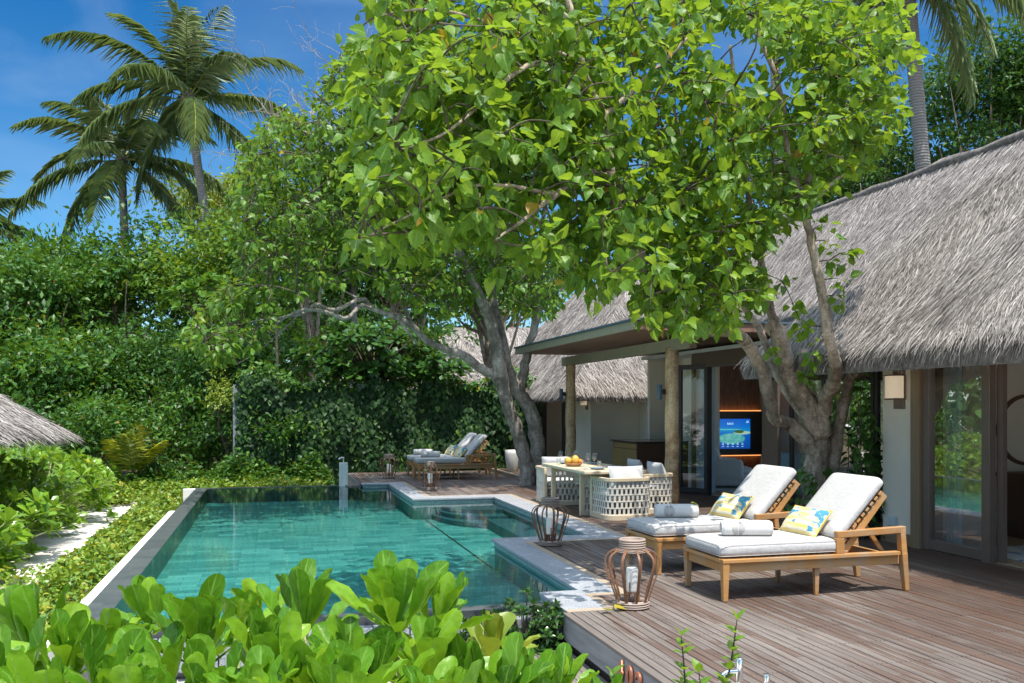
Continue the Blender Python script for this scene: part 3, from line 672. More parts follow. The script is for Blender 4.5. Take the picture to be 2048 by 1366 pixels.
# ---- beach hut at the left edge
HT = thing('thatched_hut', 'round thatched beach shade with a grey straw roof above the green bushes', 'beach hut', (-5.9, 15.9, -.5)); oo = (-5.9, 15.9, -.5)
ap = (-5.9, 15.9, 2.62); n = 14; rim = [(-5.9+2.65*math.cos(2*math.pi*i/n), 15.9+2.65*math.sin(2*math.pi*i/n), 1.38) for i in range(n)]
mid_ = [(-5.9+1.6*math.cos(2*math.pi*i/n), 15.9+1.6*math.sin(2*math.pi*i/n), 1.98) for i in range(n)]
fc = []; ev = []
for i in range(n):
    j = (i+1) % n; fc += [(rel([rim[i], rim[j], mid_[j], mid_[i]], oo), 850), (rel([mid_[i], mid_[j], ap], oo), 850)]
    am = 2*math.pi*(i+.5)/n; ev.append((*rel([rim[i], rim[j]], oo), (math.cos(am), math.sin(am), 0), 260))
thatch(HT, fc, ev, .12, (.25, .5), .008)
MB().tube([(0, 0, 0), (0, 0, 2.9)], .09, 10).build('post', MAT['postwood'], HT, smooth=True)
g = MB()
for i in range(7):
    a = 2*math.pi*i/7; g.beam((0, 0, 2.9), (2.4*math.cos(a), 2.4*math.sin(a), 1.78), .06, .08)
g.build('rafter', MAT['postwood'], HT)
# ---- pergola
PG = thing('pergola', 'olive painted flat pergola roof on two round timber posts over the dining table', 'pergola', (6.8, 17, 0))
def gpart(name, mb, mat, **k):
    mb.v = [(x-6.8, y-17, z) for x, y, z in mb.v]; return mb.build(name, mat, PG, **k)
def post(y, top):
    n = 12; pts = [(6.8+.006*math.sin(i*1.7), y+.006*math.cos(i*2.1), top*i/n) for i in range(n+1)]
    gpart('post', MB().tube(pts, [.125-.012*i/n for i in range(n+1)], 20, jit=.012), MAT['postwood'], smooth=True)
post(20.0, 2.78); post(14.5, 2.78)
g = MB(); g.box(6.74, 6.86, 13.7, 20.5, 2.74, 2.94); gpart('beam', g, MAT['pergola'], bevel=.004)
gpart('beam_cap', MB().box(6.738, 6.862, 13.68, 13.699, 2.738, 2.942), MAT['tanwood'])
g = MB(); g.box(5.56, 5.61, 13.25, 20.4, 2.99, 3.13); gpart('fascia', g, MAT['pergola'], bevel=.004)
g = MB(); g.box(5.612, 9.2, 13.25, 13.30, 2.985, 3.125); gpart('fascia', g, MAT['perglat'], bevel=.004)
g = MB()
y = 13.34
while y < 20.3: g.box(5.615, 9.2, y, y+.115, 3.0, 3.03); y += .15
for x in (6.3, 7.4, 8.3, 9.0): g.box(x-.025, x+.025, 13.31, 20.38, 3.031, 3.10)
gpart('slats', g, MAT['perglat'])
g = MB(); g.box(5.53, 9.22, 13.22, 20.43, 3.133, 3.165); gpart('roof_sheet', g, MAT['blue'])
# ---- creeper wall
CW = thing('creeper_wall', 'tall garden wall covered in hanging dark green creeper behind the pool', 'wall', (2.4, 25.2, -.5))
g = MB(); g.box(-3.3, 5.2, -.1, .1, 0, 2.75); g.build('masonry', MAT['tanwood'], CW)
g = MB(); g.box(-3.35, -3.0, -.16, .16, 0, 2.86); g.box(-.1, .2, -.16, .16, 0, 2.9); g.build('pillar', MAT['cube'], CW)
n = 12500; u = RNG.random(n); v = RNG.random(n)**.9
bulge = .2+.2*np.sin(u*23)*np.sin(v*7+u*11)+.1*np.sin(u*61)
top = 2.95+.18*np.sin(u*31)+.12*np.sin(u*77)
P = np.stack([-3.25+u*8.4, -.1-np.abs(bulge)*RNG.uniform(.3, 1, n)-.05, top*(.03+.97*v)], 1)
D = np.stack([RNG.normal(0, .35, n), RNG.uniform(-.5, .05, n), -1+RNG.normal(0, .3, n)], 1); Nn = np.stack([RNG.normal(0, .35, n), np.full(n, -1.), RNG.uniform(.1, .9, n)], 1)
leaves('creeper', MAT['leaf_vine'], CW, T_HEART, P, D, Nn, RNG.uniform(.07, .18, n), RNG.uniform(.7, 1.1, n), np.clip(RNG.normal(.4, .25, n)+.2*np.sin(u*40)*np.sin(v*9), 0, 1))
n = 2600; u = RNG.random(n); P = np.stack([-3.2+u*8.4, RNG.uniform(-.4, .35, n), 2.72+RNG.random(n)*.5*(1+.6*np.sin(u*23))], 1)
leaves('creeper', MAT['leaf_mid'], CW, T_OVATE, P, rvec(n)+[0, -.4, -.2], rvec(n)*.6+[0, -.4, 1], RNG.uniform(.1, .17, n))
# ================================================================ furniture
def softbox(name, mat, parent, x0, x1, y0, y1, z0, z1, r=.04, rot=None, puff=.012):
    """cushion: rounded box with slightly swollen faces"""
    nx, ny, nz = 14, 10, 4; g = MB(); vs = {}; c = Vector(((x0+x1)/2, (y0+y1)/2, (z0+z1)/2)); h = Vector(((x1-x0)/2, (y1-y0)/2, (z1-z0)/2))
    def pt(i, j, k):
        key = (i, j, k)
        if key in vs: return vs[key]
        u = Vector((2*i/nx-1, 2*j/ny-1, 2*k/nz-1)); p = Vector((u.x*h.x, u.y*h.y, u.z*h.z))
        q = Vector([max(-h[a]+r, min(h[a]-r, p[a])) for a in range(3)]); d = p-q
        if d.length > 1e-6: p = q+d.normalized()*r
        if abs(u.z) > .99: p.z += math.copysign(puff*(1-u.x**4)*(1-u.y**4), u.z)
        vs[key] = len(g.v); g.v.append(tuple(c+p)); return vs[key]
    def face(*ids): g.f.append(ids); g.t.append(.5); g.m.append(0)
    for i in range(nx):
        for j in range(ny):
            face(pt(i, j, 0), pt(i, j+1, 0), pt(i+1, j+1, 0), pt(i+1, j, 0)); face(pt(i, j, nz), pt(i+1, j, nz), pt(i+1, j+1, nz), pt(i, j+1, nz))
    for i in range(nx):
        for k in range(nz): face(pt(i, 0, k), pt(i+1, 0, k), pt(i+1, 0, k+1), pt(i, 0, k+1)); face(pt(i, ny, k), pt(i, ny, k+1), pt(i+1, ny, k+1), pt(i+1, ny, k))
    for j in range(ny):
        for k in range(nz): face(pt(0, j, k), pt(0, j, k+1), pt(0, j+1, k+1), pt(0, j+1, k)); face(pt(nx, j, k), pt(nx, j+1, k), pt(nx, j+1, k+1), pt(nx, j, k+1))
    if rot:
        M = Matrix.Translation(rot[1]) @ Matrix.Rotation(rot[0], 4, 'Y') @ Matrix.Translation(-Vector(rot[1])); g.v = [tuple(M @ Vector(v)) for v in g.v]
    return g.build(name, mat, parent, smooth=True, sub=1)
def make_lounger():
    t = thing('sun_lounger', 'x', 'sun lounger', (0, 0, 0), 0, 'teak sun loungers on the deck')
    Wd = .405; LX = .98
    for s in (-1, 1):
        MB().beam((-LX+.035, s*(Wd-.035), 0), (-LX+.035, s*(Wd-.035), .345), .046, .046, w2=.068, h2=.068, up=(0, 1, 0)).build('leg', MAT['teak'], t, bevel=.005)
        g = MB(); g.beam((LX-.01, s*(Wd-.035), 0), (LX-.05, s*(Wd-.035), .36), .046, .05, w2=.06, h2=.08, up=(0, 1, 0)); g.beam((LX-.05, s*(Wd-.035), .355), (LX-.065, s*(Wd-.035), .585), .058, .075, w2=.055, h2=.065, up=(0, 1, 0)); g.build('leg', MAT['teak'], t, bevel=.005)
        MB().beam((.02, s*(Wd-.08), 0), (.02, s*(Wd-.08), .26), .036, .036, w2=.05, h2=.05, up=(0, 1, 0)).build('leg', MAT['teak'], t, bevel=.004)
        g = MB(); g.beam((.20, s*(Wd-.035), .56), (LX-.03, s*(Wd-.035), .585), .062, .062); g.beam((.235, s*(Wd-.035), .36), (.235, s*(Wd-.035), .53), .06, .085, up=(1, 0, 0)); g.build('armrest', MAT['teak'], t, bevel=.006)
    g = MB()
    for s in (-1, 1):
        g.beam((-LX, s*(Wd-.03), .363), (LX-.10, s*(Wd-.03), .363), .07, .034); g.beam((-LX+.07, s*(Wd-.045), .30), (LX-.09, s*(Wd-.045), .30), .03, .085)
    g.beam((-LX+.03, -Wd+.065, .363), (-LX+.03, Wd-.065, .363), .066, .034); g.beam((-LX+.04, -Wd+.07, .30), (-LX+.04, Wd-.07, .30), .03, .085)
    g.beam((LX-.13, -Wd+.06, .30), (LX-.13, Wd-.06, .30), .03, .085)
    g.build('frame', MAT['teak'], t, bevel=.004)
    g = MB(); x = -LX+.09
    while x < .24: g.box(x, x+.05, -Wd+.066, Wd-.066, .366, .384); x += .066
    g.build('slats', MAT['teak'], t, bevel=.002)
    # reclined back: pivot at (.26, .42), tilted up
    a = R(47); px, pz = .25, .40; ux, uz = math.cos(a), math.sin(a); nx, nz = -uz, ux
    g = MB()
    for s in (-1, 1): g.beam((px+.02, s*.335, pz-.05), (px+ux*.74+.0, s*.335, pz+uz*.74-.02), .032, .065, up=(nx, 0, nz))
    for k in range(10):
        d = .07+k*.069; q = Vector((px+ux*d+nx*.045, 0, pz+uz*d+nz*.045)); g.beam(q+Vector((0, -.37, 0)), q+Vector((0, .37, 0)), .045, .022, up=(nx, 0, nz))
    br = g.build('backrest', MAT['teak'], t, bevel=.003)
    for s in (-1, 1): MB().beam((px+ux*.42, s*.28, pz+uz*.42-.03), (px+.55, s*.28, .33), .028, .04).build('support_strut', MAT['teak'], t, bevel=.003)
    softbox('seat_cushion', MAT['cushion'], t, -LX-.015, .33, -.385, .385, .392, .515, .045)
    g = MB(); e = .366
    for z in (.405, .503): g.tube([(-LX-.004, -e, z), (-LX+.02, -e-.012, z), (.30, -e-.012, z), (.325, -e, z), (.325, e, z), (.30, e+.012, z), (-LX+.02, e+.012, z), (-LX-.004, e, z), (-LX-.004, -e, z)], .0035, 5)
    g.build('piping', MAT['cushion'], t, smooth=True)
    q0 = Vector((px+nx*.065, 0, pz+nz*.065))
    softbox('back_cushion', MAT['cushion'], t, q0.x+.06, q0.x+.81, -.385, .385, q0.z-.005, q0.z+.10, .045, (-a, q0))
    return t
LG = make_lounger()
spots = [(4.90, 7.70, 0, 'front teak lounger in full sun with a striped-light cushion, nearest the big glass door'), (4.86, 9.09, R(1.5), 'teak lounger under dappled shade, behind the sunniest one near the tree'),
         (4.42, 21.85, R(-1), 'distant teak lounger at the far deck end, the one nearer the pool lanterns'), (4.43, 23.0, R(1), 'farthest teak lounger, right in front of the creeper wall')]
LGS = []
for i, (x, y, rz, lab) in enumerate(spots):
    lab = lab.replace('with a striped-light cushion, ', 'on the open deck ')
    o = LG if i == 0 else copy_tree(LG)
    o.location = (x, y, .003); o.rotation_euler = (0, 0, rz); o['label'] = lab; LGS.append(o)
# throw pillow
def pillow_mesh(name, mat, parent, w, h, t, pinch=.07):
    n = 16; g = MB(); vs = []
    for side in (1, -1):
        for i in range(n+1):
            for j in range(n+1):
                u, v = 2*i/n-1, 2*j/n-1
                e = max(0, (1-abs(u)**2.6))*max(0, (1-abs(v)**2.6))
                k = 1-pinch*(1-abs(v)**2)*abs(u)**3; k2 = 1-pinch*(1-abs(u)**2)*abs(v)**3
                vs.append((u*w/2*k, v*h/2*k2, side*t/2*(e**.5)+.006*math.sin(u*5+v*3)*e))
    m = n+1; fs = []
    for sidx in (0, 1):
        b = sidx*m*m
        for i in range(n):
            for j in range(n):
                q = (b+i*m+j, b+(i+1)*m+j, b+(i+1)*m+j+1, b+i*m+j+1); fs.append(q if sidx == 0 else q[::-1])
    g.add(vs, fs, .5); o = g.build(name, mat, parent, smooth=True)
    return o
def make_pillow():
    t = thing('throw_pillow', 'x', 'pillow', (0, 0, 0), 0, 'patterned throw pillows on the loungers')
    pillow_mesh('cover', MAT['ikat'], t, .33, .54, .15)
    pts = []
    for k in range(41):
        s = 4*k/40; i = int(s) % 4; f = s-int(s); cs = [(-1, -1), (1, -1), (1, 1), (-1, 1)]; a, b = cs[i], cs[(i+1) % 4]
        u, v = a[0]+(b[0]-a[0])*f, a[1]+(b[1]-a[1])*f
        pts.append((u*.165*(1-.07*(1-v*v)*abs(u)**3), v*.27*(1-.07*(1-u*u)*abs(v)**3), 0))
    MB().tube(pts, .007, 6).build('piping', MAT['piping'], t, smooth=True); return t
PLW = make_pillow()
labs = ['blue and yellow patterned pillow leaning on the sunniest front lounger', 'blue and yellow patterned pillow on the dappled second lounger by the tree', 'patterned pillow on the nearer of the two far loungers', 'patterned pillow on the farthest lounger by the creeper wall']
for i, lo in enumerate(LGS):
    o = PLW if i == 0 else copy_tree(PLW, label=labs[i]); o['label'] = labs[i]
    M = Matrix.Translation(lo.location) @ Matrix.Rotation(lo.rotation_euler.z, 4, 'Z') @ Matrix.Translation((.13, .03, .635)) @ Matrix.Rotation(R(6+i), 4, 'Z') @ Matrix.Rotation(R(-50), 4, 'Y')
    o.matrix_world = M; o.location, o.rotation_euler = M.to_translation(), M.to_euler()
# towel roll: axis along local x
def make_towel():
    t = thing('rolled_towel', 'x', 'towel', (0, 0, 0), 0, 'rolled white towels on the loungers')
    Lh = .235; g = MB(); prof = [(0, -Lh+.025), (.03, -Lh+.01), (.055, -Lh), (.074, -Lh+.01), (.079, -Lh+.03), (.08, 0), (.079, Lh-.03), (.074, Lh-.01), (.055, Lh), (.03, Lh-.01), (0, Lh-.025)]
    g.lathe(prof, 28); g.v = [(z, y*1.06, x*.95) for x, y, z in g.v]; g.build('roll', MAT['towel'], t, smooth=True)
    g = MB()
    for s in (-1, 1):
        pts = []
        for k in range(60):
            a = k*.33; r = .012+.0031*k*.33*1.05
            if r > .07: break
            pts.append((s*(Lh-.004+.004*(r > .05)), r*math.cos(a), r*math.sin(a)))
        g.tube(pts, .006, 6)
    g.build('spiral_edge', MAT['towel'], t, smooth=True)
    g = MB()   # shell of curved lines on the near side
    def on(u, v): 
        a = v/.08; return (u, -.0865*math.cos(a), .078*math.sin(a))
    for side in (-1, 1):
        for k in range(5):
            pts = [on(-.09+side*(.006+k*.0115)*math.sin(R(20+140*q/14))*1.0+side*.004, -.055+.12*q/14-(.004*k)*math.cos(q/14*3.14)) for q in range(15)]
            g.tube(pts, .0014, 4)
    g.build('emblem', MAT['emblem'], t); return t
TWL = make_towel()
labs = ['rolled white towel with shell emblem on the sunniest front lounger', 'rolled white towel with a yellow leaf on it, second lounger', 'rolled white towel on the nearer far lounger', 'rolled white towel on the farthest lounger']
offs = [(-.52, -.0, R(-17)), (-.50, .10, R(-14)), (-.62, .0, R(-10)), (-.62, .02, R(-8))]
for i, lo in enumerate(LGS):
    o = TWL if i == 0 else copy_tree(TWL); o['label'] = labs[i]
    o.location = (lo.location.x+offs[i][0], lo.location.y+offs[i][1], .603); o.rotation_euler = (0, 0, offs[i][2])
o = leaves('fallen_leaf', MAT['leaf_yel'], None, T_HEART, [(4.52, 9.15, .685)], [(.8, -.3, .1)], [(.1, -.2, 1)], .09, 1, np.array([1.]))
tag(o, 'small yellow leaf lying on the rolled towel of the second lounger', 'leaf', 'fallen yellow leaves')
o = leaves('fallen_leaf', MAT['leaf_yel'], None, T_HEART, [(2.86, 7.25, .03), (2.80, 7.2, .02)], [(.8, -.3, .3), (-.6, -.5, .1)], [(.3, -.4, 1), (.2, .3, 1)], .10, 1, np.array([1., .95]))
tag(o, 'curled dry yellow leaf lying on the deck corner beside the nearest lantern', 'leaf', 'fallen yellow leaves')
# lantern
def make_lantern():
    t = thing('lantern', 'x', 'lantern', (0, 0, 0), 0, 'bentwood candle lanterns along the pool')
    g = MB(); prof = [(.132, .005), (.142, .02), (.138, .035), (.142, .05), (.135, .066), (.118, .066), (.116, .012), (.13, .005)]; g.lathe(prof, 32)
    for z in (.012, .03, .05): g.lathe([(.146+.008*math.cos(a), z+.008*math.sin(a)) for a in np.linspace(0, 2*math.pi, 7)], 32)
    g.build('base_ring', MAT['cane'], t, smooth=True)
    g = MB()
    for z in (.53, .55, .57, .59): g.lathe([(.108+.011*math.cos(a), z+.011*math.sin(a)) for a in np.linspace(0, 2*math.pi, 7)], 32)
    g.lathe([(.10, .518), (.112, .52), (.112, .60), (.098, .602), (.096, .52), (.10, .518)], 32); g.build('top_ring', MAT['cane'], t, smooth=True)
    g = MB()
    for rr, z in ((.135, .505), (.15, .495), (.122, .515)): g.lathe([(rr+.004*math.cos(a), z+.004*math.sin(a)) for a in np.linspace(0, 2*math.pi, 6)], 32)
    g.build('wire_ring', MAT['cane'], t, smooth=True)
    for k in range(10):
        a = 2*math.pi*(k+.3)/10; c, s = math.cos(a), math.sin(a)
        pr = [(.125, .03), (.15, .10), (.19, .22), (.222, .32), (.235, .39), (.228, .44), (.20, .475), (.16, .498), (.12, .512)]
        P, _ = catmull([(r*c, r*s, z) for r, z in pr], None, 3); g = MB(); n = len(P); vs = []
        for i, p in enumerate(P):
            d = (P[min(i+1, n-1)]-P[max(i-1, 0)]).normalized(); tan = Vector((-s, c, 0)); nn = d.cross(tan).normalized(); wv = .010 if k % 2 else .013
            for uu, vv in ((-1, -1), (1, -1), (1, 1), (-1, 1)): vs.append(p+tan*wv*uu+nn*.006*vv)
        fs = [(4*i+j, 4*i+(j+1) % 4, 4*i+4+(j+1) % 4, 4*i+4+j) for i in range(n-1) for j in range(4)]
        g.add(vs, fs); g.build('rib', MAT['rattan'], t, smooth=False, bevel=.002)
    g = MB()
    for k in range(8):
        a = 2*math.pi*k/8; g.beam((.062*math.cos(a), .062*math.sin(a), .01), (.062*math.cos(a), .062*math.sin(a), .135+.09*(k % 2)), .013, .008)
    g.lathe([(.0, .13), (.07, .13), (.07, .138), (0, .138)], 24); g.build('candle_stand', MAT['rattan'], t)
    MB().lathe([(0, .14), (.05, .14), (.052, .15), (.052, .335), (.047, .345), (.01, .338), (0, .338)], 28).build('candle', MAT['candle'], t, smooth=True)
    MB().lathe([(.072, .14), (.072, .43)], 32).build('glass_cylinder', MAT['clear'], t, smooth=True)
    return t
LN = make_lantern()
for i, (x, y, lab) in enumerate([(3.06, 7.33, 'largest nearest bentwood lantern with a white candle on the deck corner'), (3.44, 10.92, 'bentwood lantern on the pool corner between coping and dappled deck'), (3.28, 18.9, 'bentwood lantern on the deck in front of the far loungers'), (2.83, 22.2, 'bentwood lantern farthest away, by the foot of the farthest loungers')]):
    o = LN if i == 0 else copy_tree(LN, rz=R(37*i)); o.location = (x, y, .004); o['label'] = lab
# dining table
DT = thing('dining_table', 'blond wood outdoor dining table with woven lattice leg panels', 'table', (5.26, 14.4, 0))
g = MB(); g.box(-.52, .52, -1.13, 1.13, .70, .75); g.build('tabletop', MAT['blond'], DT, bevel=.012, seg=3)
def lattice(g, path, z0, z1, rows, step=.075, sw=.036, th=.012):
    """staggered vertical strips with rows of string along a plan path"""
    P = [Vector((*p, 0)) for p in path]; cum = [0]
    for i in range(1, len(P)): cum.append(cum[-1]+(P[i]-P[i-1]).length)
    def pos(s):
        for i in range(1, len(P)):
            if s <= cum[i]+1e-9: f = (s-cum[i-1])/max(1e-9, cum[i]-cum[i-1]); return P[i-1].lerp(P[i], f), (P[i]-P[i-1]).normalized()
        return P[-1], (P[-1]-P[-2]).normalized()
    hh = (z1-z0)/rows; tot = cum[-1]; n = int(tot/step)
    for r in range(rows):
        for k in range(n):
            s = (k+.5+(.5 if r % 2 else 0))*tot/n
            if s > tot: continue
            p, d = pos(s); g.beam(p+Vector((0, 0, z0+hh*r)), p+Vector((0, 0, z0+hh*(r+1))), sw, th, up=Vector((-d.y, d.x, 0)))
    for r in range(rows+1):
        z = z0+hh*r
        for i in range(1, len(P)): g.beam(P[i-1]+Vector((0, 0, z)), P[i]+Vector((0, 0, z)), th*1.5, .018)
for y in (-.62, .9):
    g = MB(); g.box(-.42, -.34, y-.03, y+.03, 0, .698); g.box(.34, .42, y-.03, y+.03, 0, .698); g.box(-.34, .34, y-.029, y+.029, 0, .085); g.box(-.34, .34, y-.029, y+.029, .62, .698)
    o = g.build('leg_panel', MAT['blond'], DT, bevel=.008)
    h = MB(); lattice(h, [(-.335, y), (.335, y)], .09, .615, 5); h.build('lattice', MAT['lattice'], o)
h = MB(); lattice(h, [(.0, -.58), (.0, .86)], .40, .66, 3); h.build('lattice', MAT['lattice'], DT)
# chairs
def make_chair():
    t = thing('dining_chair', 'x', 'chair', (0, 0, 0), 0, 'woven tub chairs around the dining table')
    a, b, r = .37, .34, .15; path = [(-a, b)]
    for k in range(7): an = math.pi+k*math.pi/12; path.append((-a+r+r*math.cos(an), -b+r+r*math.sin(an)))
    for k in range(7): an = 1.5*math.pi+k*math.pi/12; path.append((a-r+r*math.cos(an), -b+r+r*math.sin(an)))
    path.append((a, b))
    g = MB()
    def sweep(path, z0, z1, w_):
        vs = []; n = len(path); P = [Vector((*p, 0)) for p in path]
        for i, p in enumerate(P):
            d = (P[min(i+1, n-1)]-P[max(i-1, 0)]).normalized(); nn = Vector((-d.y, d.x, 0))
            zz1 = z1(i) if callable(z1) else z1; zz0 = z0(i) if callable(z0) else z0
            for s_, z in ((-1, zz0), (1, zz0), (1, zz1), (-1, zz1)): vs.append(p+nn*w_/2*s_+Vector((0, 0, z)))
        g.add(vs, [(4*i+j, 4*i+(j+1) % 4, 4*i+4+(j+1) % 4, 4*i+4+j) for i in range(n-1) for j in range(4)]+[(3, 2, 1, 0), tuple(4*(n-1)+j for j in range(4))])
    n = len(path)
    sweep(path, lambda i: .60+.0*i, lambda i: .655, .055); sweep(path, .0, .085, .05)
    for s in (-1, 1): g.box(s*a-.027, s*a+.027, b-.075, b+.01, .0, .62)
    g.build('frame', MAT['blond'], t, bevel=.006)
    g = MB(); p2 = [(p[0], p[1]) for p in path]; p2[0] = (-a, b-.075); p2[-1] = (a, b-.075); lattice(g, p2, .088, .598, 5, .074, .036, .012); g.build('lattice', MAT['lattice'], t)
    g = MB(); g.box(-.33, .33, -.30, .31, .27, .30); g.build('seat_board', MAT['blond'], t)
    softbox('seat_cushion', MAT['cushion2'], t, -.33, .33, -.29, .32, .305, .43, .04)
    o = pillow_mesh('back_pillow', MAT['cushion2'], t, .60, .40, .18, .05); o.location = (0, -.20, .64); o.rotation_euler = (R(72), 0, 0)
    return t
CH = make_chair()
for i, (x, y, rz, lab) in enumerate([(5.38, 13.33, R(3), 'woven tub chair with its rounded back to the camera at the near table end'), (6.12, 14.05, R(90), 'woven tub chair at the far table side nearest the round post'), (6.12, 14.95, R(88), 'woven tub chair at the far table side, mostly hidden behind the fruit and glasses'), (5.2, 15.95, R(180), 'woven tub chair at the far table end beside the tree trunk')]):
    o = CH if i == 0 else copy_tree(CH); o.location = (x, y, .003); o.rotation_euler = (0, 0, rz); o['label'] = lab
# table ware
TZ = .7515
def make_plate():
    t = thing('plate', 'x', 'plate', (0, 0, 0), 0, 'blue grey dinner plates'); MB().lathe([(0, .004), (.08, .004), (.085, .0), (.09, .004), (.135, .022), (.138, .026), (.132, .026), (.088, .010), (0, .009)], 32).build('dish', MAT['plate'], t, smooth=True); return t
PL = make_plate()
pls = [(5.12, 13.72, 'near the rounded back of the closest chair'), (5.52, 14.02, 'at the table side nearest the round post'), (5.52, 14.95, 'beyond the fruit bowl'), (5.1, 15.22, 'at the far table end by the tall glass')]
for i, (x, y, lb) in enumerate(pls):
    o = PL if i == 0 else copy_tree(PL); o.location = (x, y, TZ); o['label'] = 'blue grey plate '+lb
def make_wine():
    t = thing('wine_glass', 'x', 'wine glass', (0, 0, 0), 0, 'wine glasses'); MB().lathe([(0, .0), (.036, .001), (.034, .004), (.006, .01), (.004, .09), (.012, .10), (.034, .125), (.04, .15), (.036, .185), (.03, .205)], 24).build('vessel', MAT['clear'], t, smooth=True); return t
def make_tumbler():
    t = thing('tumbler', 'x', 'glass', (0, 0, 0), 0, 'water tumblers'); MB().lathe([(0, .006), (.03, .006), (.03, .0), (.033, .0), (.036, .115), (.033, .115), (.03, .012), (0, .012)], 24).build('vessel', MAT['clear'], t, smooth=True); return t
WG = make_wine(); TB = make_tumbler()
wpos = [(5.15, 14.25, 'beside the near plate, left of a twin pair'), (5.24, 14.18, 'beside the near plate, right of a twin pair'), (5.18, 15.0, 'behind the fruit bowl'), (4.93, 15.05, 'at the far table end by the tree')]
for i, (x, y, lb) in enumerate(wpos):
    o = WG if i == 0 else copy_tree(WG); o.location = (x, y, TZ); o.scale = (1.15, 1.15, 1.15); o['label'] = 'clear wine glass '+lb
tpos = [(5.08, 14.32, 'right of the fruit bowl'), (5.28, 14.05, 'in front of the twin wine glasses'), (5.05, 15.08, 'behind the fruit by the post'), (4.87, 14.98, 'next to the wine glass nearest the tree')]
for i, (x, y, lb) in enumerate(tpos):
    o = TB if i == 0 else copy_tree(TB); o.location = (x, y, TZ); o['label'] = 'clear water tumbler '+lb
FBW = thing('fruit_bowl', 'shallow wooden fruit bowl in the middle of the dining table', 'bowl', (4.98, 14.5, TZ)); MB().lathe([(0, .004), (.09, .0), (.13, .02), (.155, .052), (.148, .055), (.12, .028), (0, .014)], 28).build('dish', MAT['bowl'], FBW, smooth=True)
def fruit(name, lab, cat, x, y, z, r, sq, mat):
    t = thing(name, lab, cat, (x, y, z)); g = MB(); n = 14
    g.lathe([(max(.0005, r*math.sin(math.pi*i/n)*(1+sq*.25*math.cos(math.pi*i/n))), -r*(1+sq)*math.cos(math.pi*i/n)) for i in range(n+1)], 20); g.build('flesh', MAT[mat], t, smooth=True)
    MB().tube([(0, 0, r*(1+sq)-.004), (.002, 0, r*(1+sq)+.008)], .004, 6).build('stalk', MAT['twig'], t); return t
fruit('mango', 'round yellow mango at the tree side of the bowl', 'mango', 4.90, 14.53, TZ+.088, .066, .05, 'mango')
fruit('mango', 'taller yellow mango standing in the middle of the bowl', 'mango', 5.0, 14.46, TZ+.105, .068, .28, 'mango')
fruit('orange', 'small orange at the post side of the bowl', 'orange', 5.09, 14.47, TZ+.075, .05, 0, 'orange')
o = thing('napkin', 'folded grey napkin with cutlery at the near table edge', 'napkin', (4.93, 13.75, TZ)); MB().box(-.05, .05, -.11, .11, 0, .012).build('cloth', MAT['cushion2'], o, bevel=.004)
g = MB(); g.beam((-.02, -.1, .016), (-.02, .1, .016), .012, .004); g.beam((.015, -.1, .016), (.015, .1, .016), .012, .004); g.build('cutlery', MAT['chrome'], o)
# bar cabinet
BC = thing('bar_cabinet', 'oak and dark wood outdoor cabinet with a black stone top behind the dining table', 'cabinet', (8.2, 18.2, 0))
g = MB(); g.box(-.78, .9, -.7, .7, .002, 1.0); g.build('carcass', MAT['darkwood'], BC, bevel=.004)
for y0, y1 in ((-.69, .0), (.01, .69)): MB().box(-.80, -.783, y0, y1, .06, .86).build('cabinet_door', MAT['oak'], BC, bevel=.003)
MB().box(-.80, -.783, -.69, .69, .875, .985).build('drawer_front', MAT['oak'], BC, bevel=.003)
MB().box(-.84, .93, -.74, .74, 1.003, 1.035).build('countertop', MAT['counter'], BC, bevel=.003)
# planter, tap post, foot tap, outlet
PT = thing('planter_pot', 'tall tapered white pot standing by the creeper wall beside the tree', 'planter', (6.42, 23.8, .012))
MB().lathe([(0, 0), (.14, 0), (.15, .02), (.205, .35), (.215, .48), (.205, .57), (.19, .575), (.185, .55), (.19, .48), (0, .47)], 32).build('vessel', MAT['pot'], PT, smooth=True)
TP = thing('tap_post', 'square pale stone post with a chrome tap at the far pool edge', 'tap', (1.66, 21.35, -.1))
MB().box(-.095, .095, -.08, .08, 0, .56).build('post', MAT['whitestone'], TP, bevel=.008)
g = MB(); g.tube(catmull([(0, 0, .55), (0, 0, .64), (-.01, -.01, .675), (-.05, -.03, .68), (-.10, -.05, .655), (-.11, -.055, .64)], None, 4)[0], .017, 10); g.box(-.02, .02, -.02, .02, .66, .69); g.build('spout', MAT['chrome'], TP, smooth=True)
FT = thing('foot_tap', 'chrome foot rinse tap on a pale stone plinth in the near foreground', 'tap', (0, 0, 0))
q = at(1470, 1395, 5.35); FT.location = (q.x, q.y, .0)
g = MB(); g.box(-.12, .12, -.12, .12, 0, .055); g.build('plinth', MAT['whitestone'], FT, bevel=.008)
g = MB(); g.tube([(.03, 0, .05), (.03, 0, .255)], .021, 18); g.tube([(.03, 0, .255), (.03, 0, .262)], .023, 18); g.tube(catmull([(.03, 0, .18), (-.05, -.01, .185), (-.085, -.012, .17), (-.095, -.013, .13)], None, 4)[0], .013, 12); g.beam((.03, 0, .235), (-.045, -.01, .24), .012, .006); g.build('spout', MAT['chrome'], FT, smooth=True, bevel=.002)
g = MB(); g.tube([(.20, -.02, 0), (.20, -.02, .15)], .018, 18); g.tube([(.20, -.02, .15), (.20, -.02, .157)], .02, 18); g.build('push_valve', MAT['chrome'], FT, smooth=True, bevel=.002)
OL = thing('power_outlet', 'pale blue grey weatherproof socket box low on the villa wall', 'socket', (7.778, 9.93, .28)); g = MB(); g.box(-.012, 0, -.07, .07, -.07, .07); g.build('back_plate', MAT['outlet'], OL, bevel=.006); MB().box(-.06, -.012, -.058, .052, -.055, .06).build('cover', MAT['outlet'], OL, bevel=.01)
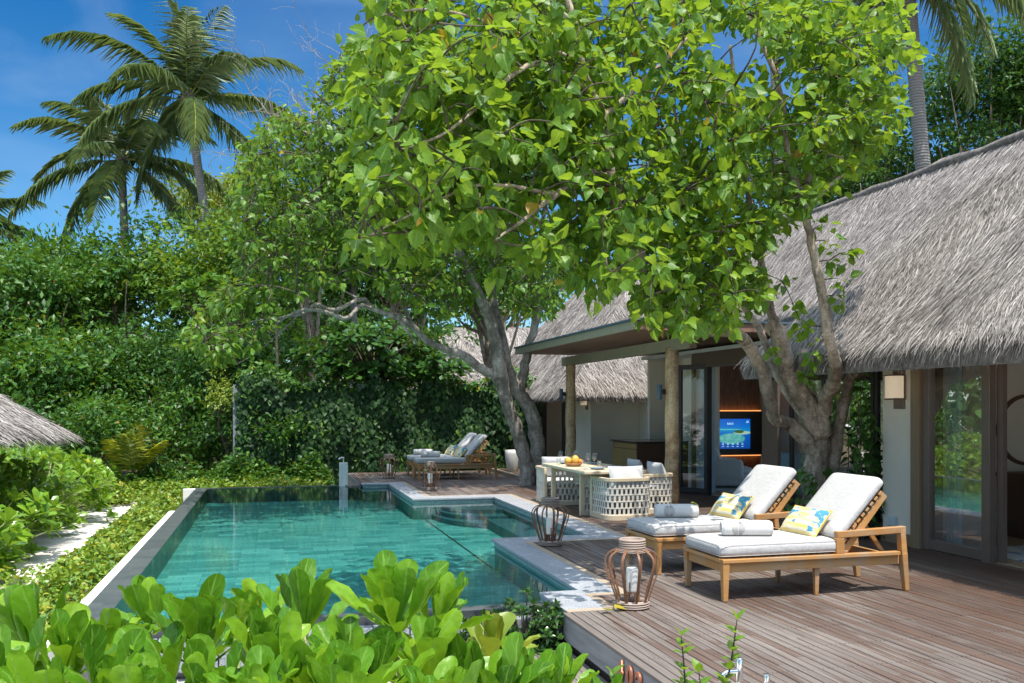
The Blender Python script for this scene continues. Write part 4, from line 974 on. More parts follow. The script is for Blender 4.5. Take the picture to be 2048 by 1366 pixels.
# wall lamps
def make_lamp():
    t = thing('wall_lamp', 'x', 'wall lamp', (0, 0, 0), 0, 'bronze wall lamps with cream shades')
    MB().box(-.025, 0, -.10, .10, -.27, .27).build('back_plate', MAT['bronze'], t, bevel=.004)
    g = MB(); n = 14; vs = []
    for i in range(n+1):
        a = math.pi*i/n; vs += [(-.05-.15*math.sin(a), .13*math.cos(a), -.13), (-.05-.15*math.sin(a), .13*math.cos(a), .15)]
    g.add(vs, [(2*i, 2*i+2, 2*i+3, 2*i+1) for i in range(n)]); g.build('lamp_shade', MAT['lamp'], t, smooth=True)
    g = MB()
    for z in (-.145, .158):
        g.tube([(-.03, .13, z)]+[(-.05-.155*math.sin(math.pi*i/12), .136*math.cos(math.pi*i/12), z) for i in range(13)]+[(-.03, -.13, z)], .008, 6)
    g.tube([(-.02, -.0, .2), (-.10, 0, .22), (-.10, 0, .16)], .012, 8); g.tube([(-.03, -.142, -.15), (-.03, -.142, .16)], .008, 6); g.build('bracket', MAT['bronze'], t); return t
WL = make_lamp()
for i, (x, y, z, s, lab) in enumerate([(7.778, 9.82, 2.0, 1, 'largest wall lamp, cream shade lit warm, on the villa wall by the glass door'), (7.998, 22.2, 1.92, .85, 'wall lamp under the pavilion eave, right beside the farther round post'), (7.998, 27.75, 1.98, .85, 'wall lamp half hidden behind the tree trunk under the pavilion eave')]):
    o = WL if i == 0 else copy_tree(WL); o.location = (x, y, z); o.scale = (s, s, s); o['label'] = lab
def make_spot():
    t = thing('post_light', 'x', 'spotlight', (0, 0, 0), 0, 'blue grey cylinder lights on the posts'); g = MB(); g.tube([(-.11, 0, -.13), (-.11, 0, .13)], .045, 20); g.build('cylinder', MAT['blue'], t, smooth=True, bevel=.004); g = MB(); g.box(-.07, .01, -.025, .025, -.04, .05); g.build('bracket', MAT['darkframe'], t); return t
SP = make_spot()
for i, (x, y, z, lab) in enumerate([(6.685, 14.52, 2.02, 'blue grey cylinder light on the nearer round post'), (6.685, 20.02, 2.06, 'blue grey cylinder light on the farther round post')]):
    o = SP if i == 0 else copy_tree(SP); o.location = (x, y, z); o['label'] = lab
# ---- living room
TW = thing('media_panel', 'dark carved wood panel wall behind the television', 'wall panel', (10.7, 19.5, 0))
def ribmat():
    m, nt, bs = newmat('carved_panel'); n = noise(nt, coords(nt, (26, 26, 3)), 1.2, 4, .6, .8)
    L(nt, ramp(nt, n, [(.3, (.11, .07, .048)), (.7, (.27, .18, .125))]).outputs[0], bs.inputs['Base Color']); bs.inputs['Roughness'].default_value = .6; bump(nt, bs, n, .8, .02); return m
MAT['carved'] = ribmat()
g = MB(); g.box(-1.6, .72, -.06, .06, .02, 2.75); g.build('panel', MAT['carved'], TW); g = MB(); g.box(-1.6, .8, -.22, -.065, .62, 1.66); g.build('tv_frame', MAT['darkframe'], TW)
g = MB(); g.box(-1.5, .7, -.16, -.07, 1.662, 1.685); g.box(-1.5, .7, -.16, -.07, .595, .618); g.build('cove_light', MAT['cove'], TW)
TV = thing('television', 'wall mounted television showing a blue lagoon and small island', 'television', (10.55, 19.26, 1.13)); TV.scale = (.8, 1, 1)
g = MB(); g.box(-.70, .67, -.0, .03, -.38, .38); g.build('housing', MAT['darkframe'], TV, bevel=.004)
def screen():
    m, nt, bs = newmat('lagoon_picture'); v = coords(nt); sx = N(nt, 'SeparateXYZ'); L(nt, v, sx.inputs[0]); X, Z = sx.outputs[0], sx.outputs[2]
    base = ramp(nt, mathn(nt, 'ADD', mathn(nt, 'MULTIPLY', Z, 1.35), .5), [(0, (.0, .06, .32)), (.42, (.0, .10, .5)), (.52, (.0, .14, .55)), (.60, (.0, .25, .55)), (.72, (.0, .16, .6)), (1, (.0, .09, .55))]).outputs[0]
    n = noise(nt, coords(nt, (4, 1, 9)), 1.6, 5, .6)
    def ell(cx, cz, rx, rz):
        a = mathn(nt, 'POWER', mathn(nt, 'DIVIDE', mathn(nt, 'SUBTRACT', X, cx), rx), 2); b = mathn(nt, 'POWER', mathn(nt, 'DIVIDE', mathn(nt, 'SUBTRACT', Z, cz), rz), 2)
        d = mathn(nt, 'ADD', mathn(nt, 'ADD', a, b), mathn(nt, 'MULTIPLY', mathn(nt, 'SUBTRACT', n, .5), 1.3)); return ramp(nt, d, [(.75, (1, 1, 1)), (1, (0, 0, 0))]).outputs[0]
    reef = ell(.02, -.12, .46, .135); c = mixc(nt, reef, base, ramp(nt, n, [(.35, (.02, .33, .36)), (.6, (.16, .48, .44))]).outputs[0])
    c = mixc(nt, ell(-.2, .1, .55, .014), c, (.1, .52, .55)); c = mixc(nt, ell(.38, .02, .30, .045), c, (.35, .55, .42)); c = mixc(nt, ell(.27, .045, .17, .04), c, (.035, .11, .02))
    bs.inputs['Base Color'].default_value = (0, 0, 0, 1); L(nt, c, bs.inputs['Emission Color']); bs.inputs['Emission Strength'].default_value = .27; bs.inputs['Roughness'].default_value = .3; return m
g = MB(); g.quad((-.67, -.003, -.36), (.64, -.003, -.36), (.64, -.003, .35), (-.67, -.003, .35)); g.build('screen', screen(), TV)
MAT['icon'] = emit('screen_icon', (.5, .8, 1), .4)
g = MB()
for k in range(6): x = -.42+k*.16; g.tube([(x+.022*math.cos(a), -.006, -.245+.022*math.sin(a)) for a in np.linspace(0, 6.28, 13)], .004, 4); g.box(x-.035, x+.035, -.008, -.005, -.31, -.303)
g.box(.5, .59, -.008, -.005, .26, .27); g.box(.51, .59, -.008, -.005, .29, .30); g.build('screen_icons', MAT['icon'], TV)
c = bpy.data.curves.new('screen_text', 'FONT'); c.body = 'BAROS'; c.size = .065; c.align_x = 'CENTER'; c.materials.append(MAT['icon']); o = text_mesh('screen_text', c, TV); o.location = (-.02, -.006, .215); o.rotation_euler = (R(90), 0, 0)
AC = thing('armchair', 'plump pale upholstered armchair inside the living room doorway', 'armchair', (9.62, 17.75, .012), R(-20))
softbox('seat_base', MAT['sofa'], AC, -.42, .5, -.42, .42, .05, .30, .06); softbox('seat_cushion', MAT['sofa'], AC, -.30, .52, -.32, .32, .29, .45, .06)
softbox('armrest', MAT['sofa'], AC, -.42, .30, .30, .44, .2, .62, .06); softbox('armrest', MAT['sofa'], AC, -.42, .30, -.44, -.30, .2, .62, .06); softbox('backrest', MAT['sofa'], AC, -.5, -.28, -.42, .42, .2, .82, .09)
o = pillow_mesh('back_pillow', MAT['sofa'], AC, .45, .5, .16); o.location = (-.2, 0, .66); o.rotation_euler = (0, R(70), 0)
SO = thing('sofa', 'pale blue grey sofa glimpsed through the glass left of the tree trunk', 'sofa', (10.2, 15.1, .012), R(90))
softbox('seat_base', MAT['bluefabric'], SO, -.9, .9, -.4, .4, .05, .42, .06); softbox('backrest', MAT['bluefabric'], SO, -.9, .9, .25, .45, .3, .85, .08); softbox('armrest', MAT['bluefabric'], SO, .7, .92, -.4, .4, .2, .64, .06); softbox('armrest', MAT['bluefabric'], SO, -.92, -.7, -.4, .4, .2, .64, .06)
o = thing('throw_pillow', 'round blue pleated pillow on the pale blue sofa', 'pillow', (10.15, 14.75, .60), 0); o.rotation_euler = (R(60), 0, R(90)); pillow_mesh('cover', MAT['bluefabric'], o, .48, .48, .2)
o = thing('rug', 'pale rug on the living room floor under the armchair', 'rug', (9.9, 17.0, .013)); MB().box(-1.0, 1.4, -1.5, 1.5, 0, .012).build('pile', MAT['rug'], o)
SB = thing('side_cabinet', 'low white cabinet beside the dark television panel', 'cabinet', (11.45, 18.6, .012)); MB().box(-.2, .25, -.5, .5, 0, .62).build('carcass', MAT['white'], SB, bevel=.01); MB().box(-.22, .26, -.52, .52, .622, .65).build('top', MAT['darkwood'], SB, bevel=.004)
# ---- bedroom
MR = thing('round_mirror', 'round dark framed mirror on the bedroom wall', 'mirror', (10.12, 10.2, 1.44)); g = MB(); g.lathe([(.445, -.02), (.49, -.02), (.49, .03), (.445, .03)], 48); g.v = [(x, -z, y) for x, y, z in g.v]; g.build('frame', MAT['darkwood'], MR, smooth=True, bevel=.004)
g = MB(); g.add([(.45*math.cos(2*math.pi*i/48), .0, .45*math.sin(2*math.pi*i/48)) for i in range(48)], [tuple(range(48))]); g.build('glass_face', MAT['mirror'], MR)
DK = thing('console_desk', 'dark wood console desk under the round mirror', 'desk', (10.3, 9.85, .012)); MB().box(-.75, .9, -.3, .3, .80, .86).build('top', MAT['darkwood'], DK, bevel=.004); MB().box(-.6, .8, -.25, .25, .64, .797).build('drawer', MAT['darkwood'], DK, bevel=.003)
for x in (-.62, .75): MB().box(x-.06, x+.06, -.25, .25, 0, .797).build('leg', MAT['darkwood'], DK, bevel=.004)
ST_ = thing('stool', 'brown wooden stool half visible at the bedroom desk', 'stool', (10.05, 9.1, .012)); MB().box(-.2, .2, -.2, .2, .42, .47).build('seat', MAT['tanwood'], ST_, bevel=.01)
for sx_ in (-1, 1):
    for sy_ in (-1, 1): MB().beam((sx_*.19, sy_*.17, 0), (sx_*.16, sy_*.16, .42), .035, .035).build('leg', MAT['tanwood'], ST_, bevel=.004)
o = thing('rug', 'white and blue patterned rug on the bedroom floor', 'rug', (10.2, 7.6, .013)); MB().box(-2.0, 2.4, -2.2, 1.6, 0, .012).build('pile', MAT['rug'], o)
o = thing('light_switch', 'small blue grey switch plate on the bedroom wall', 'switch', (10.9, 10.215, 1.2)); MB().box(-.045, .045, -.012, 0, -.045, .045).build('plate', MAT['blue'], o, bevel=.003); MB().box(-.02, .02, -.018, -.012, -.025, .025).build('rocker', MAT['blue'], o)
LC = thing('lounge_chair', 'dark wood lounge chair inside the pavilion doorway', 'chair', (9.6, 25.4, .012), R(120))
g = MB()
for s in (-1, 1): g.beam((-.4, s*.33, .62), (.35, s*.33, .55), .05, .04); g.beam((.3, s*.33, .0), (.25, s*.33, .55), .04, .05, up=(0, 1, 0)); g.beam((-.35, s*.33, 0), (-.3, s*.33, .62), .04, .05, up=(0, 1, 0))
g.build('frame', MAT['tanwood'], LC, bevel=.006); softbox('seat_cushion', MAT['sofa'], LC, -.35, .38, -.3, .3, .3, .44, .04); softbox('backrest', MAT['darkwood'], LC, -.45, -.33, -.32, .32, .3, .95, .05)
# ================================================================ vegetation
UP = np.array([0, 0, 1.])
def vary(label_mat_tint, n): return RNG.random(n)
def sprays(C, n_each, Ddir, spread, droop, size, up=.8):
    """leaves in loose whorls round the points C; returns P,D,N,S"""
    k = len(C); idx = np.repeat(np.arange(k), n_each); n = len(idx)
    d = Ddir[idx]*.5+rvec(n); d[:, 2] -= droop; d = unit(d)
    P = C[idx]+d*RNG.uniform(.02, spread, n)[:, None]
    Nn = UP*up+rvec(n)*.75+Ddir[idx]*.3
    return P, d, Nn, RNG.uniform(*size, n)
def crown_points(c, r, lumps, per, flat=.25):
    """points on the skins of lumps that together make an uneven crown"""
    c, r = np.array(c, float), np.array(r, float)
    L0 = rvec(lumps)*RNG.uniform(.35, .82, lumps)[:, None]; L0[:, 2] = np.abs(L0[:, 2])*.9-flat*RNG.random(lumps)
    lr = RNG.uniform(.24, .46, lumps)
    P, O = [], []
    for i in range(lumps):
        m = max(4, int(per*(lr[i]/.35)**2)); v = rvec(m); v[:, 2] = np.where(v[:, 2] < -.3, -v[:, 2], v[:, 2])
        P.append(c+(L0[i]+v*lr[i]*RNG.uniform(.55, 1.06, m)[:, None]*np.array([1, 1, .8]))*r); O.append(v)
    return np.concatenate(P), np.concatenate(O), c+L0*r
def bush_tree(name, label, cat, group, c, r, n, size, mat, base=None, lumps=32, T=T_OVATE, droop=.35, bark='bark', trunk=.12, leafw=1.25, low=.75):
    base = base or (c[0], c[1], GZ); t = thing(name, label, cat, base, 0, group); b = Vector(base)
    n = int(n*1.2); P0, O, LC = crown_points(Vector(c)-b, r, lumps, n/lumps/5*.8, low)
    q = rvec(int(n/5*.12))*RNG.random((int(n/5*.12), 1))**.4; P0 = np.concatenate([P0, np.array(Vector(c)-b)+q*np.array(r)*.85]); O = np.concatenate([O, q])
    P, D, Nn, S = sprays(P0, 5, O, size[1]*1.3, droop, size, .9)
    tn = np.clip(RNG.normal(.45, .2, len(P))+np.repeat(RNG.normal(0, .12, len(P0)), 5), 0, .97); tn[RNG.random(len(P)) < .004] = 1
    leaves('crown', MAT[mat], t, T, P, D, Nn, S, leafw*RNG.uniform(.85, 1.15, len(P)), tn)
    g = MB(); top = Vector(c)-b
    pts = [(0, 0, 0), (top.x*.3+.15, top.y*.3, top.z*.35), (top.x*.7-.1, top.y*.7, top.z*.7), top]
    g.tube(*catmull(pts, [trunk*1.4, trunk, trunk*.7, trunk*.3], 4), n=8, jit=.08)
    for q in LC[:min(16, lumps)]:
        s = Vector(pts[random.choice((1, 2))]); q = Vector(q); m = s.lerp(q, .5)+Vector((0, 0, random.uniform(-.3, .1)))
        g.tube(*catmull([s, m, q], [trunk*.45, trunk*.28, trunk*.08], 4), n=6, jit=.08)
    g.build('trunk', MAT[bark], t, smooth=True); return t
def limb_tree(name, label, cat, limbs, polygon, zfun, nspray, per, size, mat, T, base, bark='bark', twig=.009, reach=2.2, droop=.55, keep=None, extra=None, zj=.9, more=()):
    """limbs: lists of (px,py,Z,radius); foliage fills a region of the tree's own depth"""
    b = at(*base[:3]); b = Vector((b.x, b.y, 0)); t = thing(name, label, cat, b)
    g = MB(); nodes = []
    for lb in limbs:
        pts = [at(x, y, z)-b for x, y, z, r in lb]; P, Rr = catmull(pts, [q[3] for q in lb], 5)
        P = [p+Vector((random.uniform(-1, 1), random.uniform(-1, 1), random.uniform(-1, 1)))*min(.02, r*.22) for p, r in zip(P, Rr)]
        g.tube(P, Rr, 12, jit=.07); nodes += [(np.array(p), r) for p, r in zip(P, Rr)]
    poly = polygon; xs_ = [p[0] for p in poly]; ys_ = [p[1] for p in poly]; C = []
    def inside(x, y):
        c_ = False
        for i in range(len(poly)):
            (x1, y1), (x2, y2) = poly[i], poly[i-1]
            if (y1 > y) != (y2 > y) and x < (x2-x1)*(y-y1)/(y2-y1)+x1: c_ = not c_
        return c_
    while len(C) < nspray:
        x, y = random.uniform(min(xs_), max(xs_)), random.uniform(min(ys_), max(ys_))
        if not inside(x, y): continue
        if keep and random.random() > keep(x, y): continue
        C.append(at(x, y, zfun(x, y)+random.gauss(0, zj))-b)
    C += [at(*q)-b for q in more]
    C = np.array([tuple(c) for c in C]); nspray = len(C)
    NP = np.array([n_[0] for n_ in nodes]); NR = np.array([n_[1] for n_ in nodes]); ok = NR < .075
    NP = NP[ok]; dirs = np.zeros_like(C); g2 = MB(); grown = [NP]
    order = np.argsort([np.min(np.linalg.norm(NP-c, axis=1)) for c in C]); pool = NP
    for ii in order:
        c = C[ii]; d = np.linalg.norm(pool-c, axis=1)+np.maximum(0, pool[:, 2]-c[2])*.35; j = int(np.argmin(d)); s = pool[j]
        v = c-s; L_ = np.linalg.norm(v); dirs[ii] = v/max(L_, 1e-3)
        m = s+v*.5+np.array([random.uniform(-.12, .12), random.uniform(-.12, .12), random.uniform(-.02, .16)])*L_
        P, Rr = catmull([s, m, c], [twig*(1+.5*min(2, L_)), twig*.8, twig*.45], 3); g2.tube(P, Rr, 5)
        if random.random() < .6: pool = np.vstack([pool, m[None], c[None]])
    P, D, Nn, S = sprays(C, per, dirs, size[1]*1.1, droop, size)
    tn = np.clip(RNG.normal(.45, .22, len(P))+np.repeat(RNG.normal(0, .1, len(C)), per), 0, .96); tn[RNG.random(len(P)) < .007] = 1
    g.build('trunk', MAT[bark], t, smooth=True); g2.build('twigs', MAT['twig'], t, smooth=True)
    leaves('crown', MAT[mat], t, T, P, D, Nn, S, RNG.uniform(.85, 1.1, len(P)), tn)
    if extra: extra(t, b)
    return t
# ---- the big tree by the villa
F1 = [[(1622, 1090, 12.6, .25), (1628, 1000, 12.55, .185), (1632, 920, 12.5, .16), (1640, 850, 12.45, .15)],
 [(1630, 905, 12.45, .12), (1606, 872, 12.4, .105), (1574, 846, 12.3, .09), (1549, 836, 12.2, .078), (1538, 790, 12.1, .08), (1521, 735, 12, .088), (1497, 692, 11.8, .082), (1463, 660, 11.4, .082), (1420, 660, 11.0, .09), (1380, 650, 10.7, .10), (1340, 640, 10.4, .10), (1311, 618, 10.1, .095), (1300, 580, 9.9, .08), (1281, 515, 9.6, .072), (1250, 464, 9.3, .065), (1222, 375, 9.0, .055), (1207, 234, 8.8, .046), (1183, 187, 8.7, .042), (1164, 131, 8.6, .038), (1150, 47, 8.5, .034), (1136, 0, 8.5, .03), (1120, -120, 8.4, .018)],
 [(1642, 870, 12.4, .155), (1618, 815, 12.3, .145), (1592, 768, 12.2, .13), (1569, 718, 12.1, .122), (1558, 676, 12.0, .112), (1541, 641, 11.9, .108)],
 [(1548, 650, 11.9, .06), (1530, 560, 11.6, .045), (1500, 420, 11, .034), (1480, 250, 10.8, .026), (1460, 90, 10.6, .016)],
 [(1612, 838, 12.55, .06), (1572, 780, 12.6, .06), (1553, 745, 12.6, .055), (1535, 700, 12.6, .05), (1515, 650, 12.5, .05), (1470, 590, 12.2, .042), (1400, 480, 11.4, .034), (1370, 330, 10.8, .026), (1340, 180, 10.4, .016)],
 [(1645, 850, 12.4, .11), (1650, 795, 12.1, .098), (1668, 763, 11.6, .088), (1672, 735, 11.1, .078), (1664, 700, 10.75, .065), (1653, 640, 10.6, .06), (1638, 560, 10.55, .054), (1620, 468, 10.5, .048), (1601, 389, 10.5, .044), (1578, 328, 10.5, .038), (1560, 187, 10.5, .034), (1540, 122, 10.5, .03), (1503, 47, 10.5, .026), (1484, 0, 10.5, .024), (1450, -120, 10.5, .016)],
 [(1657, 1050, 12.5, .12), (1661, 960, 12.5, .10), (1672, 880, 12.45, .088), (1690, 800, 12.45, .08), (1702, 755, 12.5, .074), (1728, 738, 12.7, .062), (1748, 716, 13, .04)],
 [(1605, 395, 10.5, .034), (1640, 300, 10.6, .026), (1700, 200, 11, .018), (1770, 120, 10.8, .01)], [(1612, 430, 10.5, .03), (1660, 370, 10.6, .022), (1730, 320, 11, .012)],
 [(1222, 375, 9.0, .04), (1207, 352, 8.9, .038), (1169, 347, 8.6, .034), (1112, 389, 8.2, .028), (1047, 440, 7.8, .016), (990, 480, 7.6, .008)],
 [(1183, 187, 8.7, .036), (1130, 150, 8.4, .032), (1075, 126, 8.1, .027), (1019, 155, 7.8, .02), (900, 260, 7.4, .012), (800, 300, 7.3, .007)],
 [(1164, 131, 8.6, .03), (1040, 70, 8.1, .02), (880, 20, 7.6, .012), (760, 30, 7.4, .007)], [(1112, 389, 8.2, .022), (960, 370, 7.8, .014), (820, 430, 7.5, .008), (740, 470, 7.4, .006)],
 [(1207, 234, 8.8, .03), (1290, 160, 8.9, .024), (1380, 70, 9, .014)], [(1290, 545, 9.8, .03), (1200, 540, 9.2, .018), (1120, 580, 8.8, .009)], [(1150, 47, 8.5, .03), (1000, -60, 8, .018), (850, -150, 7.6, .01)]]
PG1 = [(715, -40), (710, 320), (750, 420), (705, 480), (830, 500), (960, 450), (1000, 540), (1070, 520), (1130, 575), (1215, 590), (1250, 540), (1290, 635), (1420, 645), (1490, 645), (1520, 590), (1530, 480), (1590, 415), (1670, 380), (1740, 310), (1805, 260), (1820, 60), (1780, -40), (1760, -260), (715, -260)]
def z1(x, y): return 7.6+max(0, (x-700))/1150*3.9+(.5 if y < 0 else 0)
def keep1(x, y):
    if (x-1490)**2+(y-110)**2 < 60**2: return .05
    if (x-1310)**2+(y-40)**2 < 45**2: return .15
    if (x-735)**2+(y-45)**2 < 50**2: return .1
    if (x-1105)**2+((y-545)*.8)**2 < 32**2: return .1
    if y > 590 and x > 1500: return .45
    if 1590 < x < 1690 and y > 440: return .3
    c_ = .5+.5*math.sin(x/41+1.7*math.sin(y/67))*math.sin(y/46+1.2*math.sin(x/83)+.8)
    return (.35 if y < 0 else (1 if 1200 < x < 1600 and y > 330 else .85))*min(1, .12+1.25*c_)
limb_tree('broadleaf_tree', 'big branching tree with large bright leaves growing from the deck beside the villa door', 'tree', F1, PG1, z1, 2200, 9, (.07, .155), 'leaf_big', T_HEART, (1625, 1060, 12.6), keep=keep1, zj=.8, more=[(1660, 520, 10.4), (1675, 556, 10.4), (1652, 482, 10.5), (1690, 505, 10.3), (1668, 590, 10.5), (1618, 655, 11.0), (1600, 640, 11.2), (1585, 605, 11.2), (1622, 700, 11.4), (1612, 745, 11.6), (1630, 720, 11.4), (1560, 560, 11.0), (1545, 690, 11.8), (1640, 450, 10.4)])
# ---- the second tree at the end of the table
F2 = [[(1056, 985, 20.3, .21), (1056, 950, 20.3, .175), (1047, 905, 20.2, .155), (1030, 850, 20.1, .15), (1014, 805, 20, .15), (1003, 759, 20, .15), (992, 690, 19.9, .14), (977, 632, 19.8, .125), (958, 591, 19.7, .11), (925, 520, 19.4, .09), (895, 440, 19, .07), (870, 330, 18.8, .05), (850, 220, 18.7, .03)],
 [(1074, 985, 20.5, .2), (1074, 930, 20.5, .17), (1074, 880, 20.45, .17), (1060, 820, 20.4, .16), (1034, 781, 20.3, .15), (1018, 737, 20.3, .115), (1000, 660, 20.2, .10), (985, 590, 20.2, .08), (990, 480, 20.2, .06), (1010, 350, 20.2, .04)],
 [(1038, 790, 20.4, .12), (1046, 750, 20.5, .11), (1058, 692, 20.5, .095), (1076, 625, 20.6, .085), (1083, 550, 20.6, .075), (1086, 450, 20.6, .05), (1100, 300, 20.6, .03)],
 [(1000, 765, 20, .13), (985, 748, 19.9, .11), (961, 737, 19.8, .10), (924, 708, 19.6, .088), (887, 697, 19.3, .075), (860, 686, 19, .07), (823, 652, 18.6, .066), (793, 634, 18.3, .06), (762, 625, 18.1, .055), (739, 615, 18, .052), (722, 612, 17.9, .05), (692, 637, 17.7, .045), (656, 625, 17.5, .04), (619, 619, 17.3, .036), (594, 624, 17.2, .03), (557, 644, 17, .022), (530, 680, 16.9, .012)],
 [(738, 616, 18, .05), (733, 602, 18, .045), (719, 599, 17.9, .042), (669, 620, 17.7, .04), (632, 609, 17.5, .036), (599, 629, 17.3, .03), (545, 637, 17.1, .022), (490, 645, 17, .01)],
 [(823, 652, 18.6, .05), (800, 590, 18.4, .04), (770, 540, 18.2, .03), (740, 480, 18, .02)], [(793, 634, 18.3, .04), (835, 690, 18.5, .02)], [(895, 440, 19, .05), (800, 360, 18.5, .035), (700, 300, 18, .025), (600, 260, 17.7, .014)], [(925, 520, 19.4, .05), (820, 470, 18.6, .035), (700, 440, 18, .025), (580, 430, 17.6, .014), (520, 440, 17.4, .008)], [(599, 629, 17.3, .02), (520, 700, 16.9, .01), (470, 730, 16.8, .006)], [(719, 599, 17.9, .02), (640, 560, 17.6, .012), (590, 590, 17.5, .008)]]
PG2 = [(480, 300), (560, 215), (640, 160), (700, 80), (900, 60), (1120, 120), (1135, 560), (1100, 630), (1020, 600), (970, 560), (900, 640), (850, 610), (790, 590), (740, 560), (640, 570), (560, 600), (520, 690), (430, 720), (365, 680), (390, 610), (470, 560), (470, 420)]
def z2(x, y): return 17.3+max(0, x-400)/700*2.6
def keep2(x, y):
    if y < 230 and x < 640: return .25
    if 560 < x < 760 and 580 < y < 660: return .1
    return 1
limb_tree('broadleaf_tree', 'leaning pale barked tree with forked trunk and long low branch over the pool end', 'tree', F2, PG2, z2, 2500, 9, (.10, .17), 'leaf_lime', T_OVATE, (1062, 975, 20.4), 'bark2', .012, 3, keep=keep2, zj=1.0, droop=.8)
# ---- bare grey branches behind
def bare_tree():
    b = at(690, 800, 31); b.z = GZ; t = thing('bare_tree', 'leafless grey branches reaching into the blue sky beside the palms', 'tree', b); g = MB()
    def grow(p, d, r, L_, k):
        pts = [p]; q = p
        for i in range(4):
            d = (d+Vector((random.gauss(0, .28), random.gauss(0, .28), random.gauss(.0, .22)))).normalized(); q = q+d*L_/4; pts.append(q)
        g.tube(*catmull(pts, [r*(1-.12*i) for i in range(5)], 2), n=5)
        if k == 0: return
        for i in range(random.choice((3, 4))):
            s = pts[random.randint(1, 4)]; dd = (d+Vector((random.gauss(0, .7), random.gauss(0, .4), random.gauss(.0, .6)))).normalized(); grow(s, dd, r*.52, L_*random.uniform(.55, .85), k-1)
    tp = at(690, 300, 31)-b; g.tube(*catmull([(0, 0, 0), tp*.5+Vector((.3, 0, 0)), tp], [.16, .11, .06], 6), n=8)
    for px, py in ((600, 160), (560, 190), (640, 90), (520, 250), (600, 260), (470, 230), (690, 60), (560, 300), (520, 180), (660, 180)):
        e = at(px, py, 31)-b; grow(tp+Vector((0, 0, random.uniform(-.6, .2))), (e-tp).normalized(), .035, (e-tp).length*.75, 3)
    g.build('trunk', MAT['dead'], t, smooth=True)
bare_tree()
# ---- palms
def palm(name, label, base, crown, nf, Lf, mat='frond', trunk=.17, seed=1, lean=None, group=None, up=(-.55, 1.25), leaflet=.62, bend=1.25):
    rs = random.Random(seed); t = thing(name, label, 'palm tree', base, 0, group); b = Vector(base); top = Vector(crown)-b
    if trunk:
        m1 = top*.35+Vector(lean or (.5, 0, 0)); m2 = top*.72+Vector(lean or (.5, 0, 0))*.5
        P, Rr = catmull([(0, 0, 0), m1, m2, top], [trunk*1.35, trunk*1.05, trunk*.95, trunk*.85], 12); g = MB()
        Rr = [r*(1+.05*(i % 2)) for i, r in enumerate(Rr)]; g.tube(P, Rr, 12, jit=.02); g.tube([top-Vector((0, 0, .5)), top+Vector((0, 0, .1)), top+Vector((0, 0, .5))], [trunk*1.0, trunk*1.7, trunk*.6], 10, jit=.15); g.build('trunk', MAT['palmbark'], t, smooth=True)
    for f in range(nf):
        az = 2*math.pi*(f*.381966)+rs.uniform(-.2, .2); el = up[0]+(up[1]-up[0])*((f+.5)/nf)**.8; L_ = Lf*rs.uniform(.82, 1.08)*(1 if el < .9 else .8)
        d = Vector((math.cos(az)*math.cos(el), math.sin(az)*math.cos(el), math.sin(el))); side = Vector((-math.sin(az), math.cos(az), 0)); n = 24; p = top+Vector((0, 0, .1)); pts = [p.copy()]; ds = [d.copy()]; bnd = bend*rs.uniform(.8, 1.2)
        sw = rs.uniform(-.25, .25)
        for i in range(n):
            d = d+Vector((0, 0, -bnd/n*(.5+1.2*i/n)))+side*sw/n; d.normalize(); p = p+d*L_/n; pts.append(p.copy()); ds.append(d.copy())
        g = MB(); g.tube(pts, [.032*(1-.85*i/n)*(Lf/4.6) for i in range(n+1)], 5); fr = g.build('frond', MAT['rachis'], t, smooth=True)
        m = 42; u = np.linspace(.14, .995, m); u = np.repeat(u, 2); sgn = np.tile([1, -1], m); idx = u*n; i0 = np.minimum(idx.astype(int), n-1); fr_ = (idx-i0)[:, None]
        A = np.array([tuple(q) for q in pts]); Dv = np.array([tuple(q) for q in ds]); P = A[i0]*(1-fr_)+A[i0+1]*fr_; Dd = unit(Dv[i0]*(1-fr_)+Dv[i0+1]*fr_)
        sd = unit(np.cross(Dd, UP)); upv = np.cross(sd, Dd); hang = rs.uniform(.3, .95)
        k = len(u); dirs = sd*sgn[:, None]*.95+Dd*(.55+.5*u[:, None])+UP*(-hang)+upv*.15+rvec(k)*.09
        ln = Lf*leaflet*.34*np.sin(np.pi*(.12+.84*u))**.6*RNG.uniform(.85, 1.1, k); Nn = upv+rvec(k)*.25+sd*sgn[:, None]*.3
        leaves('leaflets', MAT[mat], fr, T_BLADE, P, dirs, Nn, ln, .012*(Lf/4.6)/np.maximum(ln, .05), np.clip(RNG.normal(.2+.55*rs.random(), .12, k), 0, 1), .1)
    return t
def pz(px, py, Z): v = at(px, py, Z); return (v.x, v.y, GZ)
palm('coconut_palm', 'taller coconut palm with a curved grey trunk against the blue sky', pz(440, 800, 34), at(377, 205, 34), 21, 5.3, seed=3, lean=(.45, 0, 0), group='coconut palms', up=(-.55, 1.45), bend=1.1)
palm('coconut_palm', 'lower coconut palm just behind and left of the taller one', pz(250, 800, 37), at(243, 325, 37), 19, 5.2, seed=8, lean=(.2, 0, 0), group='coconut palms', up=(-.7, 1.2))
palm('coconut_palm', 'coconut palm at the left picture edge showing only a few frond tips', pz(-70, 800, 40), at(-75, 455, 40), 20, 4.3, seed=14, lean=(.2, 0, 0), group='coconut palms')
palm('coconut_palm', 'coconut palm with a thick ringed trunk rising behind the big villa roof', pz(1872, 800, 25), at(1812, -70, 25), 24, 4.4, seed=21, lean=(.25, 0, 0), group='coconut palms', trunk=.2, up=(-.9, 1.2))
palm('coconut_palm', 'coconut palm seen only as dark fronds above the big tree at the top edge', pz(1560, 800, 30), at(1540, -150, 30), 18, 4.4, seed=33, lean=(.2, 0, 0), group='coconut palms', up=(-.9, 1.1))
